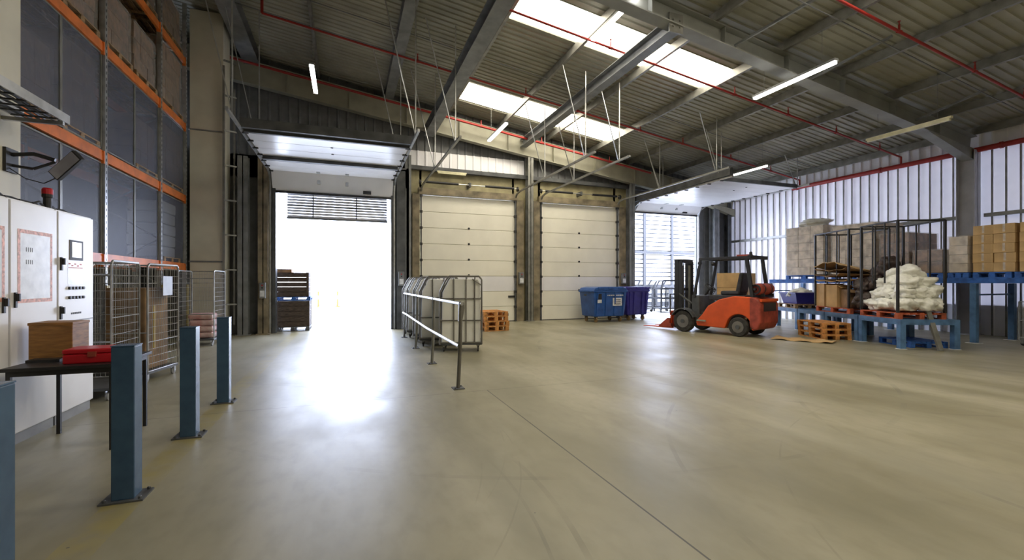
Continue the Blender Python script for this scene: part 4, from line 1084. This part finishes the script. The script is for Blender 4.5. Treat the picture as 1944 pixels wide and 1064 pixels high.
def open_carton(p, yaw, w, d, hh, label, mtl='card'):
    t = thing('open_carton', label, 'box', p, yaw)
    MB().box(-w/2,-d/2,0,w/2,d/2,.008).box(-w/2,-d/2,0,-w/2+.008,d/2,hh).box(w/2-.008,-d/2,0,w/2,d/2,hh).box(-w/2,d/2-.008,0,w/2,d/2,hh).box(-w/2,-d/2,0,w/2,-d/2+.008,hh).build('body',mtl,t)
    MB().bar((-w/2,-d/2-.0,hh),(-w/2-.14,-d/2,hh-.03),.01,.01).add([(-w/2,-d/2,hh),(-w/2,d/2,hh),(-w/2-.13,d/2,hh-.08),(-w/2-.13,-d/2,hh-.08)],[(0,1,2,3)]).build('flap',mtl,t)
open_carton(P(3.1,.3,.815),UA,.4,.5,.66,'open carton on red pallet, farthest left under the cardboard')
open_carton(P(2.55,.22,.815),UA+.1,.42,.38,.62,'plain carton facing out in the middle of the cardboard waste')
open_carton(P(2.05,.35,.815),UA-.15,.4,.5,.5,'dark crushed carton beside the dark sacks','card_dark')
o = MB().box(-.7,-.26,0,.7,.26,.012).build('cardboard_sheet','card',origin=(0,0,0))
bpy.data.objects.remove(o)
sheet((11.1,8.35,.012),1.35,.62,atan2(-1.25,.6),0,.018,'flat cardboard sheet lying on the floor before the platforms')
# blue tub and things
t = thing('plastic_tub','dark blue plastic tub on the farthest platform','tub',P(4.85,.42,.81),UA)
q = [(-.42,-.32,0),(.42,-.32,0),(.42,.32,0),(-.42,.32,0),(-.5,-.4,.34),(.5,-.4,.34),(.5,.4,.34),(-.5,.4,.34)]
MB().add(q,[(0,3,2,1),(0,1,5,4),(1,2,6,5),(2,3,7,6),(3,0,4,7)]).build('body','bin_dark',t)
MB().box(-.53,-.43,.33,.53,-.38,.37).box(-.53,.38,.33,.53,.43,.37).box(-.53,-.38,.33,-.48,.38,.37).box(.48,-.38,.33,.53,.38,.37).build('rim','bin_dark',t)
sack(wm[1],P(4.85,.42,1.12),(.75,.6,.35),0,'grey white crumpled sheeting heaped in the blue tub',None,'crumpled_sheeting')
# under-platform pallets
g = 'orange pallets at the platform front'
op2 = pallet('timber_pallet','orange pallet at the front edge of the blue platform, bottom of the stack','orangepallet',P(2.2,-.37,0),UA,1.2,.7,.144,g)
for k, w in ((1,'middle'),(2,'top')): dup(op2,P(2.2+.02*k,-.37,k*.145),UA+.01*k,'orange pallet at the front edge of the blue platform, %s of the stack' % w)
tag(MB().box(-.4,-.3,0,.4,.3,.3).build('steel_bin','cab_lower'),'grey bin under the second farthest platform','bin'); bpy.data.objects['steel_bin'].location = P(3.6,.5,0); bpy.data.objects['steel_bin'].rotation_euler = (0,0,UA)
pallet('blue_pallet','dark blue pallet on the floor under the nearest platform','blue_pallet',P(.75,.8,0),UA,1.0,.8,.144)
tag(MB().bar((12.22,6.02,.0),(12.42,6.44,1.15),.10,.05).build('leaning_board','galv_dull'),'grey board leaning against the nearest platform corner','board')

# ------------------------------------------------------------------ blue rack along the white wall
BX0, BX1 = 14.65, 16.35
for y, l in ((12.3,'farthest, left of the wrapped loads'),(9.35,'behind the cardboard waste'),(6.55,'beside the nearest platform'),(3.4,'at the right picture edge')):
    t = thing('rack_upright','blue steel rack frame '+l,'rack frame',((BX0+BX1)/2,y,0),0,'blue rack frames')
    for x in (BX0,BX1):
        p = MB().bar((x,y,.01),(x,y,1.48),.13,.12).build('post','blue',t,True)
        MB().box(x-.12,y-.12,0,x+.12,y+.12,.012).build('foot_plate','paper',p,True)
    MB().bar((BX0,y,1.2),(BX1,y,1.2),.05,.04).build('bracing','blue',t,True)
for i, (a, b) in enumerate(((3.4,6.55),(6.55,9.35),(9.35,12.3))):
    for x, sd in ((BX0,'front'),(BX1,'rear')):
        tag(MB().bar((x,a,1.55),(x,b,1.55),.06,.13).build('rack_beam','blue_pallet'),'blue %s shelf beam, %s bay' % (sd,('nearest','middle','far')[i]),'rack beam','blue rack beams')
loads = [(10.35,11.7,1.65,'card_grey','tall grey wrapped cartons on the far end of blue rack'),(8.8,10.1,1.55,'card_grey','wrapped cartons behind the cardboard waste cage'),
         (7.95,8.7,1.15,'carton_wrap','wrapped brown cartons behind the white sacks'),(7.2,7.87,.62,'carton_wrap','low brown wrapped cartons behind the cage corner'),(6.68,7.1,.92,'card_grey','narrow film wrapped cartons in front of the wall column')]
for a, b, hh, m_, l in loads:
    pallet('blue_pallet','blue pallet under the '+l,'blue_pallet',((BX0+BX1)/2,(a+b)/2,1.616),pi/2,b-a,1.6,.14,'blue pallets on the rack')
    wrapped_load(BX0+.05,a+.02,1.76,BX1-.35,b-.02,1.76+hh,l,m_,.26,.4)
sack(wm[2],(15.3,11.1,3.52),(.9,.9,.32),1,'crumpled clear film lying on top of the tall wrapped cartons',None,'crumpled_film')
for a, b, hh, l in ((5.9,6.6,.85,'beside the wall column'),(4.55,5.85,1.2,'at the right'),(3.3,4.5,1.15,'at the picture edge')):
    pallet('blue_pallet','blue pallet under the loose brown cartons '+l,'blue_pallet',((BX0+BX1)/2,(a+b)/2,1.616),pi/2,b-a,1.6,.14,'blue pallets on the rack')
# brown cartons: three stacks of individual boxes
def carton_proto():
    t = thing('brown_carton','x','box',(0,0,0),0,'brown cartons on the blue rack')
    MB().box(-.245,-.19,0,.245,.19,.228).build('body','card',t,bevel=.006)
    MB().box(-.246,-.022,.04,-.2445,.022,.2285).box(-.246,-.022,.2285,.246,.022,.2295).build('packing_tape','card_grey',t)
    return t
cp = carton_proto(); first = True
for col, (a, b, nl, wl) in enumerate(((5.86,6.63,5,'by the wall column'),(4.58,5.82,5,'at the right'),(3.33,4.47,5,'at picture edge'))):
    ny = max(1,round((b-a)/.39))
    for k in range(nl):
        for j in range(ny):
            for i in range(2):
                x = BX0+.35+i*.51+random.uniform(-.012,.012); y = a+.19+j*(b-a)/ny+random.uniform(-.008,.008)
                z = 1.76+k*.231
                lab = 'brown carton %s, %s row, %s, %s layer' % (wl,('front','rear')[i],('nearest','next','third')[min(2,j)],('bottom','second','third','fourth','fifth')[k])
                if first: cp.location = (x,y,z); cp['label'] = lab; first = False
                else: dup(cp,(x,y,z),0,lab)
# wire basket trolley under the rack at the right edge
t = thing('basket_trolley','wire basket trolley on the floor at the right picture edge','trolley',(15.35,5.45,0),radians(-8))
m = MB(); a, b_ = .35,.42
for x in (-a,a):
    for y in (-b_,b_): m.bar((x,y,.14),(x,y,1.05),.025,.025)
for z in (.2,.6,1.05):
    m.path([(-a,-b_,z),(a,-b_,z),(a,b_,z),(-a,b_,z),(-a,-b_,z)],.01,6)
for k in range(1,12):
    u = -a+2*a*k/12; m.tube((u,-b_,.2),(u,-b_,1.05),.003,4); m.tube((u,b_,.2),(u,b_,1.05),.003,4)
    u = -b_+2*b_*k/12; m.tube((-a,u,.2),(-a,u,1.05),.003,4); m.tube((a,u,.2),(a,u,1.05),.003,4)
m.build('basket','galv',t)
MB().box(-a,-b_,.15,a,b_,.18).build('deck','galv_dull',t)
for x in (-a+.05,a-.05):
    for y in (-b_+.05,b_-.05): caster(t,x,y,.05)
# cartons seen through the forklift guard, stacked beyond it
cl = (('bottom',.0,.55),('top',.552,.45))
pallet('timber_pallet','timber pallet under the brown cartons behind the forklift','wood',(12.6,11.9,0),.3,1.2,1.0,.144)
for w, z0, hh in (('bottom',.145,.62),('middle',.77,.55),('top',1.325,.5)):
    t = thing('large_carton','large brown carton behind the forklift, %s of the stack' % w,'box',(12.6,11.9,z0),.3,'large cartons behind forklift')
    MB().box(-.5,-.42,0,.5,.42,hh).build('body','card',t,bevel=.01); MB().box(-.03,-.422,0,.03,-.42,hh).build('packing_tape','card_grey',t)

fixnormals()
